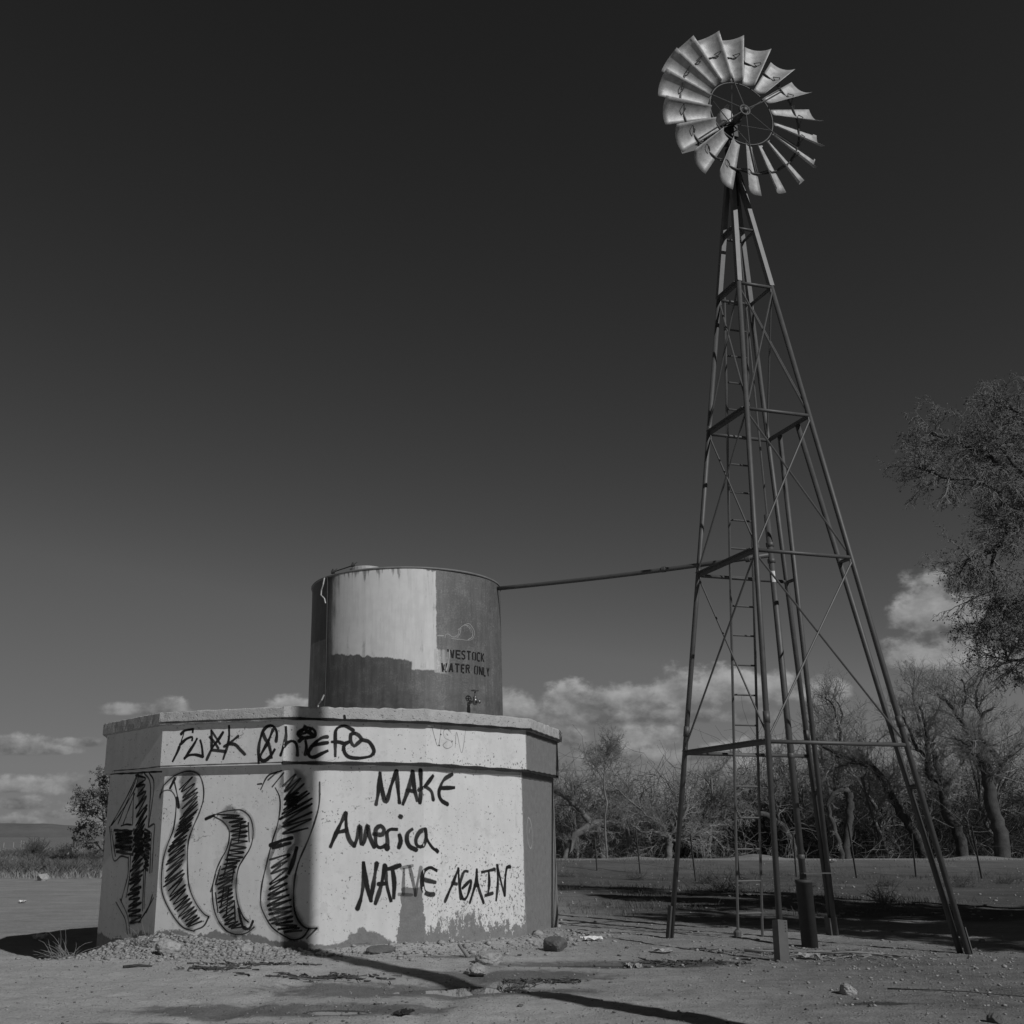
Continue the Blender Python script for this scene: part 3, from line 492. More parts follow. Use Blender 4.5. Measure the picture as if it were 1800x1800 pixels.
STROKES = {'chief':[['band',0.0348,1.0,[(2.135,2.649),(2.185,2.693),(2.312,2.709)]],['band',0.0348,1.0,[(2.317,2.705),(2.314,2.672)]],['band',0.0348,1.0,[(2.13,2.513),(2.223,2.584),(2.309,2.606),(2.312,2.565)]],['band',0.0348,1.0,[(2.122,2.488),(2.098,2.423),(2.033,2.302)]],['band',0.0348,1.0,[(2.384,2.579),(2.336,2.498),(2.212,2.33)]],['band',0.0348,1.0,[(2.212,2.334),(2.277,2.369),(2.374,2.375),(2.492,2.347)]],['band',0.0348,1.0,[(2.439,2.557),(2.468,2.478),(2.492,2.347)]],['band',0.0348,1.0,[(2.6,2.679),(2.614,2.523),(2.616,2.425)]],['band',0.0348,1.0,[(2.6,2.679),(2.677,2.586),(2.74,2.507)]],['band',0.0348,1.0,[(2.778,2.652),(2.708,2.552),(2.628,2.457),(2.552,2.305)]],['band',0.0348,1.0,[(2.581,2.597),(2.652,2.53),(2.719,2.45)]],['band',0.0348,1.0,[(2.616,2.429),(2.717,2.418),(2.831,2.403)]],['band',0.0348,1.0,[(2.831,2.403),(2.804,2.315)]],['band',0.0348,1.0,[(2.864,2.727),(2.872,2.596),(2.859,2.499),(2.832,2.395)]],['band',0.0348,1.0,[(3.009,2.596),(2.9,2.522),(2.804,2.468)]],['band',0.0348,1.0,[(2.864,2.499),(2.968,2.488),(3.047,2.421),(3.12,2.359)]],['band',0.0134,1.0,[(2.182,2.676),(2.166,2.619),(2.142,2.554)]],['band',0.0393,1.0,[(3.326,2.25),(3.319,2.441),(3.344,2.574),(3.395,2.679),(3.476,2.714),(3.538,2.688),(3.574,2.615),(3.567,2.51)]],['band',0.0393,1.0,[(3.334,2.325),(3.369,2.277),(3.424,2.276),(3.488,2.321),(3.55,2.405)]],['band',0.0393,1.0,[(3.517,2.665),(3.457,2.523),(3.396,2.419),(3.334,2.316)]],['band',0.0393,1.0,[(3.375,2.612),(3.412,2.543),(3.459,2.484),(3.49,2.397),(3.51,2.311)]],['band',0.0393,1.0,[(3.698,2.683),(3.704,2.573),(3.688,2.478),(3.64,2.336)]],['band',0.0393,1.0,[(3.679,2.44),(3.735,2.497),(3.793,2.512),(3.837,2.48),(3.854,2.413),(3.858,2.333)]],['band',0.0393,1.0,[(3.957,2.51),(3.969,2.434),(3.957,2.343)]],['band',0.0393,1.0,[(3.876,2.633),(3.923,2.663),(3.981,2.687),(4.05,2.664),(4.08,2.617),(4.071,2.574),(4.004,2.563),(3.927,2.552),(3.868,2.585),(3.861,2.623),(3.914,2.653)]],['band',0.0393,1.0,[(3.941,2.701),(3.963,2.644),(4.012,2.616),(4.071,2.578)]],['band',0.0393,1.0,[(3.867,2.604),(3.944,2.615),(4.011,2.654)]],['band',0.0393,1.0,[(3.87,2.509),(3.917,2.552)]],['band',0.0393,1.0,[(4.237,2.571),(4.179,2.565),(4.112,2.526),(4.065,2.473)]],['band',0.0393,1.0,[(4.239,2.499),(4.152,2.484),(4.046,2.454)]],['band',0.0393,1.0,[(4.093,2.512),(4.027,2.434),(3.995,2.367),(4.02,2.32),(4.079,2.316),(4.164,2.36),(4.236,2.394)]],['band',0.0393,1.0,[(4.568,2.658),(4.509,2.691),(4.449,2.714),(4.381,2.698),(4.338,2.649),(4.336,2.515),(4.34,2.333)]],['band',0.0393,1.0,[(4.297,2.509),(4.395,2.506),(4.454,2.488),(4.512,2.512)]],['band',0.0393,1.0,[(4.584,2.624),(4.535,2.604),(4.536,2.517),(4.581,2.46),(4.63,2.499),(4.678,2.539)]],['band',0.0393,1.0,[(4.584,2.624),(4.638,2.596),(4.688,2.539),(4.757,2.525),(4.807,2.473),(4.838,2.396),(4.799,2.338),(4.691,2.313),(4.594,2.308),(4.506,2.326),(4.456,2.382),(4.445,2.449),(4.473,2.497)]]],'initials':[['band',0.008,0.45,[(5.614,2.731),(5.721,2.482),(5.784,2.752)]],['band',0.008,0.45,[(5.942,2.672),(5.889,2.719),(5.822,2.685),(5.835,2.597),(5.953,2.554),(5.966,2.495),(5.873,2.457),(5.807,2.497),(5.874,2.549)]],['band',0.008,0.45,[(6.019,2.478),(6.049,2.678),(6.133,2.414),(6.212,2.728)]],['band',0.0179,0.8,[(5.737,2.493),(5.747,2.49)]],['band',0.0179,0.8,[(5.767,2.636),(5.775,2.633)]]],'slogan':[['wall',0.0464,1.0,[(4.769,1.737),(4.797,1.892),(4.817,2.128)]],['wall',0.0464,1.0,[(4.817,2.12),(4.841,1.935),(4.897,1.773),(4.966,1.979),(5.032,2.158)]],['wall',0.0464,1.0,[(5.032,2.158),(5.048,1.979),(5.071,1.759)]],['wall',0.0464,1.0,[(5.118,1.745),(5.189,1.937),(5.241,2.153)]],['wall',0.0464,1.0,[(5.241,2.153),(5.263,1.952),(5.302,1.789)]],['wall',0.0464,1.0,[(5.174,1.916),(5.256,1.902)]],['wall',0.0464,1.0,[(5.345,2.175),(5.353,1.953),(5.337,1.76)]],['wall',0.0464,1.0,[(5.545,2.102),(5.419,1.975),(5.323,1.917)]],['wall',0.0464,1.0,[(5.41,1.968),(5.515,1.906),(5.549,1.799)]],['wall',0.0464,1.0,[(5.879,2.135),(5.74,2.065),(5.666,1.961),(5.646,1.873),(5.688,1.795),(5.795,1.747)]],['wall',0.0464,1.0,[(5.67,1.949),(5.907,1.964)]],['wall',0.0464,1.0,[(4.199,1.222),(4.287,1.428),(4.385,1.63)]],['wall',0.0464,1.0,[(4.385,1.63),(4.395,1.442),(4.434,1.304),(4.5,1.229)]],['wall',0.0464,1.0,[(4.26,1.387),(4.389,1.415)]],['wall',0.0464,1.0,[(4.5,1.229),(4.535,1.332),(4.564,1.47),(4.578,1.359),(4.586,1.249),(4.622,1.277),(4.663,1.477),(4.686,1.359),(4.753,1.214)]],['wall',0.0464,1.0,[(4.744,1.373),(4.853,1.366),(4.875,1.429),(4.831,1.471),(4.773,1.436),(4.767,1.332),(4.782,1.235),(4.833,1.207),(4.898,1.235)]],['wall',0.0464,1.0,[(4.913,1.187),(4.92,1.29),(4.912,1.387),(4.955,1.429),(5.036,1.429)]],['wall',0.0464,1.0,[(5.073,1.36),(5.09,1.29),(5.066,1.207)]],['wall',0.0464,1.0,[(5.234,1.429),(5.182,1.387),(5.168,1.304),(5.205,1.221),(5.293,1.179)]],['wall',0.0464,1.0,[(5.417,1.43),(5.337,1.401),(5.285,1.304),(5.307,1.227),(5.381,1.227),(5.426,1.332),(5.417,1.43)]],['wall',0.0464,1.0,[(5.417,1.43),(5.436,1.318),(5.53,1.206),(5.615,1.163)]],['wall',0.0464,1.0,[(4.548,0.478),(4.596,0.624),(4.626,0.84),(4.619,1.023)]],['wall',0.0464,1.0,[(4.619,1.023),(4.665,0.758),(4.718,0.576)]],['wall',0.0464,1.0,[(4.718,0.576),(4.751,0.798),(4.787,1.022)]],['wall',0.0464,1.0,[(4.775,0.543),(4.845,0.757),(4.89,0.995)]],['wall',0.0464,1.0,[(4.89,0.995),(4.917,0.757),(4.968,0.574)]],['wall',0.0464,1.0,[(4.809,0.771),(4.902,0.777)]],['wall',0.0464,1.0,[(4.915,0.947),(5.002,0.967),(5.082,0.994)]],['wall',0.0464,1.0,[(4.987,0.946),(5.01,0.783),(5.004,0.608)]],['wall',0.0464,1.0,[(5.595,0.927),(5.491,0.963),(5.388,0.917),(5.365,0.808),(5.387,0.686),(5.47,0.642),(5.555,0.64)]],['wall',0.0464,1.0,[(5.373,0.822),(5.575,0.783)]],['wall',0.058,1.0,[(5.082,1.589),(5.091,1.583)]],['wall',0.058,1.0,[(5.598,1.174),(5.613,1.16)]],['wall',0.058,1.0,[(4.916,1.194),(4.919,1.221)]],['wall',0.0357,0.5,[(5.096,0.96),(5.242,0.989)]],['wall',0.0357,0.5,[(5.133,0.946),(5.126,0.782),(5.126,0.647)]],['wall',0.0357,0.5,[(5.069,0.647),(5.235,0.639)]],['wall',0.0357,0.5,[(5.205,0.98),(5.249,0.795),(5.278,0.632)]],['wall',0.0357,0.5,[(5.278,0.632),(5.307,0.795),(5.351,0.972)]],['wall',0.0384,1.0,[(5.734,0.545),(5.871,0.768),(5.967,0.941)]],['wall',0.0384,1.0,[(5.967,0.941),(5.978,0.765),(6.005,0.57)]],['wall',0.0384,1.0,[(5.861,0.762),(5.939,0.753)]],['wall',0.0384,1.0,[(6.129,0.903),(6.069,0.904),(6.008,0.793),(5.997,0.681),(6.044,0.568),(6.113,0.594),(6.186,0.788),(6.036,0.701)]],['wall',0.0384,1.0,[(6.161,0.522),(6.266,0.758),(6.29,0.921)]],['wall',0.0384,1.0,[(6.29,0.921),(6.305,0.729),(6.401,0.507)]],['wall',0.0384,1.0,[(6.245,0.723),(6.316,0.728)]],['wall',0.0384,1.0,[(6.38,0.891),(6.617,0.922)]],['wall',0.0384,1.0,[(6.503,0.895),(6.509,0.752),(6.485,0.624)]],['wall',0.0384,1.0,[(6.434,0.597),(6.567,0.622)]],['wall',0.0384,1.0,[(6.627,0.534),(6.664,0.748),(6.661,0.972)]],['wall',0.0384,1.0,[(6.661,0.972),(6.727,0.746),(6.784,0.586)]],['wall',0.0384,1.0,[(6.784,0.586),(6.801,0.788),(6.838,0.94),(6.902,0.946)]]],'cross':[['wall',0.0232,0.9,[(-0.058,2.225),(0.811,2.196),(1.217,2.191),(1.702,2.176)]],['wall',0.0232,0.9,[(0.949,2.189),(0.659,1.893),(0.167,1.487)]],['wall',0.0232,0.9,[(0.926,2.126),(0.414,1.514)]],['wall',0.0232,0.9,[(0.983,2.187),(0.886,1.972),(0.442,1.641),(0.2,1.501)]],['wall',0.0232,0.9,[(0.896,1.915),(0.591,1.512)]],['wall',0.0232,0.9,[(0.859,1.93),(0.903,1.496)]],['wall',0.0232,0.9,[(1.151,2.187),(1.378,2.011),(1.404,1.465)]],['wall',0.0232,0.9,[(1.317,2.179),(1.491,2.007),(1.417,1.478)]],['wall',0.0232,0.9,[(0.133,1.473),(0.348,1.034),(0.604,1.08),(0.83,1.062)]],['wall',0.0232,0.9,[(0.194,1.444),(0.411,1.077)]],['wall',0.0232,0.9,[(0.526,1.485),(0.697,1.504),(0.87,1.496)]],['wall',0.0232,0.9,[(1.42,1.465),(1.589,1.497),(1.596,1.357),(1.608,0.898)]],['wall',0.0232,0.9,[(1.513,1.384),(1.548,0.883)]],['wall',0.0232,0.9,[(0.846,1.069),(0.872,0.839),(0.777,0.62),(0.716,0.497)]],['wall',0.0232,0.9,[(0.911,1.084),(0.927,0.814),(0.874,0.557)]],['wall',0.0232,0.9,[(1.361,0.958),(1.407,0.411)]],['wall',0.0232,0.9,[(1.409,0.959),(1.449,0.439)]],['wall',0.0232,0.9,[(0.548,0.476),(0.741,0.364),(0.895,0.266),(0.992,0.102)]],['wall',0.0232,0.9,[(0.677,0.522),(0.951,0.322),(1.074,0.107)]],['wall',0.0232,0.9,[(1.67,0.615),(1.572,0.457),(1.322,0.258)]],['wall',0.0232,0.9,[(1.707,0.579),(1.52,0.391)]],['wall',0.0286,0.9,[(0.883,2.164),(1.214,2.103),(0.918,2.01),(1.214,2.018),(0.973,1.876),(1.253,1.928),(0.963,1.716),(1.28,1.866),(1.006,1.602),(1.321,1.75),(1.006,1.481),(1.326,1.704),(0.995,1.407),(1.336,1.606)]],['wall',0.0286,0.9,[(1.336,1.606),(0.996,1.306),(1.289,1.503),(0.96,1.206),(1.289,1.417),(0.971,1.135),(1.307,1.305),(1.012,1.059),(1.307,1.236),(0.975,1.008),(1.295,1.17),(0.99,0.948),(1.369,1.097),(0.942,0.889)]],['wall',0.0286,0.9,[(0.942,0.889),(1.327,1.002),(0.981,0.838),(1.366,0.92),(0.943,0.773),(1.331,0.853),(0.937,0.721),(1.286,0.793),(0.977,0.651),(1.321,0.701),(0.908,0.583),(1.278,0.63),(0.959,0.53),(1.293,0.558)]],['wall',0.0286,0.9,[(1.293,0.558),(0.967,0.438),(1.361,0.506),(0.961,0.382),(1.349,0.412),(0.996,0.322),(1.382,0.341),(1.04,0.236),(1.39,0.273)]],['wall',0.1518,0.45,[(1.045,2.121),(1.171,1.494),(1.167,0.954),(1.154,0.294)]],['wall',0.1518,0.45,[(0.425,1.273),(0.91,1.275)]],['wall',0.0339,0.9,[(0.295,1.427),(0.912,1.41),(0.345,1.373),(0.899,1.378),(0.365,1.328),(0.943,1.325),(0.402,1.282),(0.926,1.273),(0.364,1.22),(0.914,1.205),(0.384,1.194),(0.948,1.173),(0.428,1.139),(0.99,1.105)]],['wall',0.0339,0.9,[(1.301,1.436),(1.485,1.389),(1.288,1.378),(1.487,1.347),(1.298,1.332),(1.511,1.302),(1.307,1.273),(1.497,1.229),(1.311,1.23),(1.518,1.186),(1.349,1.17),(1.495,1.124),(1.331,1.109),(1.491,1.072)]],['wall',0.0339,0.9,[(1.491,1.072),(1.35,1.063),(1.478,1.026),(1.378,1.006),(1.501,0.979),(1.348,0.958),(1.483,0.914)]],['wall',0.0339,0.9,[(0.931,1.428),(1.259,1.409),(0.951,1.385),(1.249,1.358),(0.98,1.334),(1.307,1.307),(0.957,1.298),(1.286,1.242),(1.025,1.234),(1.31,1.191),(1.029,1.184),(1.342,1.144),(1.026,1.148),(1.334,1.097)]]],'hook':[['wall',0.0187,0.8,[(1.695,1.837),(1.768,1.97),(1.949,2.115),(2.155,2.171),(2.318,2.128),(2.399,1.986),(2.415,1.814),(2.367,1.644),(2.285,1.461),(2.227,1.28),(2.229,1.035),(2.273,0.743),(2.381,0.544),(2.512,0.41),(2.591,0.375)]],['wall',0.0187,0.8,[(1.688,1.878),(1.817,1.928),(1.915,1.92),(1.987,1.832),(2.006,1.686),(1.985,1.436),(1.905,1.227),(1.857,1.032),(1.854,0.775),(1.9,0.597),(2.051,0.386),(2.217,0.241),(2.389,0.197)]],['wall',0.0187,0.8,[(2.591,0.375),(2.522,0.262),(2.389,0.209)]],['wall',0.0187,0.8,[(1.955,2.034),(2.018,1.845),(2.045,1.699)]],['wall',0.058,0.22,[(1.985,1.436),(1.905,1.227),(1.857,1.032),(1.854,0.775),(1.9,0.597),(2.051,0.386),(2.217,0.241),(2.389,0.197)]],['wall',0.058,0.22,[(2.273,0.743),(2.381,0.544),(2.512,0.41),(2.591,0.375)]],['wall',0.058,0.22,[(1.695,1.837),(1.768,1.97),(1.949,2.115),(2.155,2.171),(2.318,2.128)]],['wall',0.0402,1.0,[(1.959,2.081),(1.896,1.961)]],['wall',0.0402,1.0,[(2.011,1.832),(2.044,1.712)]],['wall',0.0402,1.0,[(1.942,1.162),(2.0,1.24)]],['wall',0.0179,0.9,[(2.04,1.938),(2.231,2.097),(2.07,1.909),(2.271,2.01),(2.098,1.832),(2.314,1.951),(2.1,1.787),(2.325,1.9),(2.095,1.689),(2.325,1.845),(2.119,1.618),(2.329,1.785),(2.071,1.557),(2.33,1.743)]],['wall',0.0179,0.9,[(2.33,1.743),(2.072,1.509),(2.341,1.681),(2.055,1.463),(2.324,1.652),(2.031,1.413),(2.28,1.583),(2.007,1.357),(2.258,1.522),(2.001,1.334),(2.258,1.488),(1.977,1.263),(2.223,1.428),(1.945,1.218)]],['wall',0.0179,0.9,[(1.945,1.218),(2.202,1.36),(1.924,1.152),(2.195,1.31),(1.944,1.108),(2.178,1.235),(1.927,1.029),(2.169,1.182),(1.908,0.989),(2.178,1.121),(1.917,0.91),(2.166,1.056),(1.906,0.821),(2.143,1.0)]],['wall',0.0179,0.9,[(2.143,1.0),(1.908,0.778),(2.175,0.932),(1.888,0.717),(2.194,0.887),(1.963,0.668),(2.171,0.823),(1.994,0.601),(2.222,0.752),(1.999,0.552),(2.225,0.697),(2.055,0.51),(2.265,0.621),(2.081,0.45)]],['wall',0.0179,0.9,[(2.081,0.45),(2.299,0.585),(2.118,0.426),(2.332,0.544),(2.144,0.362),(2.371,0.489),(2.192,0.335),(2.41,0.453),(2.243,0.308),(2.422,0.389),(2.262,0.264),(2.459,0.363),(2.29,0.25),(2.493,0.319)]],['wall',0.2232,0.46,[(2.163,2.057),(2.201,1.75),(2.158,1.462),(2.085,1.163),(2.047,0.841),(2.165,0.527),(2.319,0.33)]]],'ribbon':[['wall',0.017,0.8,[(2.46,1.555),(2.586,1.606),(2.73,1.651),(2.899,1.67),(2.996,1.664),(3.107,1.592),(3.161,1.481),(3.174,1.341),(3.139,1.202),(3.051,1.072),(2.986,0.963),(2.965,0.815),(2.967,0.669),(3.011,0.514),(3.088,0.381),(3.161,0.326)]],['wall',0.017,0.8,[(2.562,1.601),(2.713,1.534),(2.802,1.452),(2.832,1.361),(2.805,1.2),(2.718,1.05),(2.655,0.9),(2.623,0.731),(2.633,0.584),(2.672,0.439),(2.752,0.305),(2.863,0.212)]],['wall',0.017,0.8,[(2.752,0.305),(2.863,0.212),(3.006,0.178),(3.144,0.201),(3.245,0.271)]],['wall',0.017,0.8,[(2.597,0.672),(2.656,0.88)]],['wall',0.058,0.22,[(2.996,1.664),(3.107,1.592),(3.161,1.481),(3.174,1.341)]],['wall',0.058,0.22,[(2.633,0.584),(2.672,0.439),(2.752,0.305),(2.863,0.212)]],['wall',0.058,0.22,[(2.752,0.305),(2.863,0.212),(3.006,0.178),(3.144,0.201),(3.245,0.271)]],['wall',0.058,0.22,[(2.965,0.815),(2.967,0.669),(3.011,0.514),(3.088,0.381),(3.161,0.326)]],['wall',0.0357,1.0,[(3.224,0.337),(3.177,0.25),(3.095,0.257)]],['wall',0.0357,1.0,[(2.466,1.56),(2.586,1.606)]],['wall',0.0357,1.0,[(3.013,0.476),(3.042,0.38),(3.082,0.276)]],['wall',0.0187,0.85,[(2.639,1.616),(2.964,1.599),(2.718,1.573),(3.02,1.56),(2.816,1.516),(3.068,1.525),(2.855,1.465),(3.091,1.472),(2.842,1.405),(3.092,1.406),(2.86,1.355),(3.089,1.35),(2.872,1.307),(3.095,1.284)]],['wall',0.0187,0.85,[(3.095,1.284),(2.858,1.238),(3.086,1.208),(2.846,1.174),(3.055,1.15),(2.815,1.117),(3.041,1.09),(2.792,1.06),(3.004,1.049),(2.768,1.003),(2.965,1.023),(2.736,0.94),(2.958,0.979),(2.718,0.862)]],['wall',0.0187,0.85,[(2.718,0.862),(2.94,0.913),(2.704,0.816),(2.911,0.862),(2.675,0.755),(2.917,0.829),(2.701,0.706),(2.906,0.757),(2.705,0.655),(2.91,0.71),(2.699,0.588),(2.92,0.668),(2.711,0.546),(2.925,0.617)]],['wall',0.0187,0.85,[(2.925,0.617),(2.732,0.482),(2.947,0.574),(2.743,0.425),(2.953,0.506),(2.794,0.372),(2.959,0.433),(2.82,0.332),(2.981,0.382),(2.825,0.287),(3.017,0.332),(2.883,0.26),(3.059,0.309),(2.927,0.246)]],['wall',0.0187,0.85,[(2.927,0.246),(3.118,0.272)]],['wall',0.0187,0.85,[(2.87,1.321),(2.841,1.2),(2.812,1.081)]],['wall',0.0187,0.85,[(2.992,1.512),(2.969,1.281)]],['wall',0.0187,0.85,[(3.099,1.512),(3.123,1.281)]],['wall',0.0187,0.85,[(2.67,0.663),(2.72,0.43)]],['wall',0.0187,0.85,[(2.786,0.724),(2.758,0.489)]],['wall',0.0187,0.85,[(2.858,0.716),(2.841,0.394)]],['wall',0.0187,0.85,[(2.949,0.571),(2.974,0.34)]],['wall',0.0187,0.85,[(2.825,1.061),(2.777,0.862)]],['wall',0.0187,0.85,[(2.926,0.982),(2.901,0.785)]],['wall',0.0187,0.85,[(2.722,0.98),(2.664,0.762)]],['wall',0.2411,0.46,[(2.806,1.604),(2.947,1.462),(2.967,1.311),(2.864,1.011),(2.798,0.715),(2.848,0.472),(3.013,0.264)]]],'serpent':[['wall',0.0187,0.8,[(3.468,1.936),(3.532,1.826),(3.546,1.673),(3.517,1.483),(3.452,1.282),(3.389,1.032),(3.328,0.759),(3.323,0.551),(3.373,0.431),(3.481,0.289),(3.625,0.196),(3.754,0.135),(3.88,0.157),(3.953,0.251)]],['wall',0.0187,0.8,[(4.042,2.009),(4.042,1.738),(3.995,1.534),(3.922,1.319),(3.813,1.057),(3.768,0.872),(3.755,0.677),(3.774,0.47),(3.836,0.337),(3.928,0.264),(4.055,0.262)]],['wall',0.0187,0.8,[(4.055,0.262),(3.931,0.144)]],['wall',0.0187,0.8,[(3.258,1.92),(3.356,2.087),(3.549,2.148)]],['wall',0.0187,0.8,[(3.209,1.986),(3.27,1.991)]],['wall',0.0187,0.8,[(3.358,2.035),(3.489,2.137)]],['wall',0.0187,0.8,[(3.422,1.95),(3.58,2.122)]],['wall',0.058,0.22,[(3.323,0.551),(3.373,0.431),(3.481,0.289),(3.625,0.196),(3.754,0.135),(3.88,0.157),(3.953,0.251)]],['wall',0.058,0.22,[(3.768,0.872),(3.755,0.677),(3.774,0.47),(3.836,0.337),(3.928,0.264),(4.055,0.262)]],['wall',0.0223,0.85,[(3.574,1.954),(3.734,2.104),(3.601,1.887),(3.799,2.055),(3.602,1.788),(3.846,1.989),(3.604,1.726),(3.889,1.9),(3.593,1.661),(3.918,1.875),(3.576,1.613),(3.953,1.809),(3.544,1.55),(3.949,1.739)]],['wall',0.0223,0.85,[(3.949,1.739),(3.592,1.496),(3.953,1.639),(3.591,1.461),(3.948,1.556),(3.593,1.378),(3.906,1.443)]],['wall',0.0223,0.85,[(3.427,1.064),(3.694,1.126),(3.45,0.965),(3.665,1.052),(3.449,0.898),(3.673,0.966),(3.438,0.776),(3.672,0.871),(3.436,0.713),(3.671,0.788),(3.421,0.641),(3.679,0.719),(3.421,0.596),(3.696,0.651)]],['wall',0.0223,0.85,[(3.696,0.651),(3.416,0.52),(3.729,0.597),(3.439,0.474),(3.736,0.517),(3.44,0.422),(3.735,0.462),(3.447,0.353),(3.754,0.401),(3.478,0.316),(3.76,0.347),(3.543,0.306),(3.808,0.292),(3.58,0.256)]],['wall',0.0223,0.85,[(3.58,0.256),(3.84,0.267),(3.651,0.222),(3.868,0.237)]],['wall',0.0223,0.85,[(3.628,1.836),(3.786,1.878),(3.618,1.813),(3.773,1.832),(3.619,1.786),(3.775,1.791),(3.629,1.765),(3.777,1.77),(3.636,1.73),(3.767,1.726),(3.634,1.714),(3.756,1.693)]],['wall',0.3036,0.42,[(3.69,2.019),(3.779,1.737),(3.708,1.483),(3.575,1.17),(3.546,0.799),(3.601,0.496),(3.749,0.278)]],['wall',0.0446,1.0,[(3.424,1.238),(3.584,1.294),(3.714,1.326)]],['wall',0.0446,1.0,[(3.462,1.213),(3.69,1.263)]],['wall',0.0446,1.0,[(3.776,1.207),(3.736,1.045),(3.689,0.91)]]],'edge':[['cap',0.0232,0.9,[(1.886,2.804),(2.41,2.803),(3.098,2.799),(3.739,2.796)]],['cap',0.0321,1,[(3.739,2.793),(4.638,2.781),(5.568,2.767),(6.497,2.779),(7.537,2.789)]],['cap',0.0321,1,[(7.537,2.789),(8.211,2.784),(9.202,2.782)]],['cap',0.0286,1,[(9.392,2.903),(9.312,2.764)]],['cap',0.0286,1,[(4.53,2.838),(4.539,2.78)]],['band',0.0152,0.7,[(0.338,2.247),(1.287,2.234),(1.862,2.237),(2.869,2.244),(3.674,2.246)]],['band',0.0411,1,[(3.674,2.239),(4.566,2.241),(5.489,2.236),(6.421,2.227),(7.492,2.216)]],['band',0.0411,1,[(7.492,2.216),(8.231,2.222),(9.149,2.227)]],['band',0.0196,1,[(9.25,2.73),(9.169,2.236)]],['wall',0.0196,1,[(8.903,2.114),(8.89,1.096),(8.857,-0.075)]]],'oval':[['wall',0.0161,0.75,[(7.406,1.601),(7.324,1.447),(7.369,1.284),(7.495,1.182),(7.605,1.283),(7.595,1.469),(7.508,1.572),(7.406,1.601)]],['wall',0.0161,0.75,[(7.437,1.386),(7.512,1.469)]]]}
LETTER = dict(chief="crossed-out black spray lettering on the upper band", initials="faint thin V.SW scratched in dark line", slogan="black spray lettering MAKE America NATIVE AGAIN", cross="heavy black angular figure four in spray paint", hook="tall hooked ribbon figure filled with black zigzag", ribbon="short curled ribbon figure cross-hatched in black", serpent="tall serpent ribbon figure at the wall corner", edge=None, oval="small pale oval loop sprayed on the grey side")
for gname, strokes in STROKES.items():
    bysurf = {}
    for k, (sf, wd, op, pts) in enumerate(strokes): bysurf.setdefault(sf, []).append((k, wd, op, pts))
    for sf, lst in bysurf.items():
        out = ([], [], [])
        for k, wd, op, pts in lst: ribbon(out, sf, wd, op, pts, .0012+(.004 if sf == 'cap' else 0)+k*.000012)
        par = dict(wall=wall, band=band, cap=ct)[sf]
        o = mesh_obj("graffiti" if gname != 'edge' else "painted_edge_line", out[0], out[1], MAT['chalk' if gname == 'oval' else 'spray'], par, False, None, {"paint": out[2]})
        if LETTER.get(gname): o['label'] = LETTER[gname]

# ------------------------------------------------------------------ steel tank
stt = root("steel_tank", (TX, TY, TZ0), "round grey steel water tank with white paint patch standing on the concrete rim", "water tank")
n_ = 128; zs = np.linspace(TZ0, TZ1, 9); vs, fs, uv = [], [], []
ths = np.linspace(-math.pi, math.pi, n_+1)
for z in zs: vs += [(TX+(TR+dent(t, z))*math.sin(t), TY-(TR+dent(t, z))*math.cos(t), z) for t in ths]
for k in range(8):
    for i in range(n_):
        a = k*(n_+1)+i; fs.append((a, a+1, a+n_+2, a+n_+1))
        for ti, kk in ((i, k), (i+1, k), (i+1, k+1), (i, k+1)): uv.append((ths[ti]*TR, zs[kk]))
shell = mesh_obj("shell", vs, fs, MAT['shell'], stt, True, uv)
MB().lathe((TX, TY, TZ1), (0, 0, 1), [(TR-.03, -.02), (TR+.012, -.018), (TR+.016, .0), (TR+.008, .012), (TR-.03, .018), (.9, .05), (.02, .085)], 96).build("lid", MAT['rim'], stt, True)
MB().lathe((TX, TY, TZ0), (0, 0, 1), [(TR-.01, .001), (TR+.03, .001), (TR+.03, .012), (TR-.01, .014)], 96).build("foot_flange", MAT['pipe'], stt)
hc = Vector((TX-.62, TY-1.0, TZ1+.045))
ht = MB().lathe(hc, (0, 0, 1), [(.27, -.03), (.27, .05), (.255, .062), (.05, .075)], 28).build("hatch", MAT['lid'], stt)
hh = MB(); p0 = hc+Vector((-.40, .02, .09)); p1 = hc+Vector((-.10, -.10, .13))
p0 = Vector((TX-1.16, TY-.86, TZ1+.10)); p1 = Vector((TX-.83, TY-1.05, TZ1+.16))
hh.tube([p0, p1], .009, 6)
for p in (p0, p1): hh.tube([p+Vector((0, 0, -.11)), p+Vector((0, 0, .05))], .014, 6); hh.lathe(p-Vector((.03, 0, 0)), (1, 0, 0), [(.03, 0), (.03, .06)], 8); hh.tube([p+Vector((.03, 0, .03)), p+Vector((.06, .02, .06))], .007, 5)
hh.build("hinge_rod", MAT['hinge'], ht)
sp = lambda s, z, o: surf('shell', s, z, o)
MB().tube([sp(-1.405, z, .012) for z in np.linspace(5.27, 2.97, 12)], .011, 6).build("vertical_seam", MAT['hinge'], stt)
MB().tube([sp(-1.47, 5.27, .03), sp(-1.47, 5.16, .05), sp(-1.52, 5.08, .05), sp(-1.53, 5.0, .05), sp(-1.44, 4.93, .04), sp(-1.42, 4.85, .03)], .011, 6).build("bent_tube", MAT['hood'], stt)
MB().tube([sp(-1.40, 3.42, .03), sp(-1.43, 3.34, .05), sp(-1.52, 3.28, .05), sp(-1.54, 3.18, .05), sp(-1.47, 3.08, .04), sp(-1.46, 2.98, .03)], .012, 6).build("bent_tube", MAT['hood'], stt)
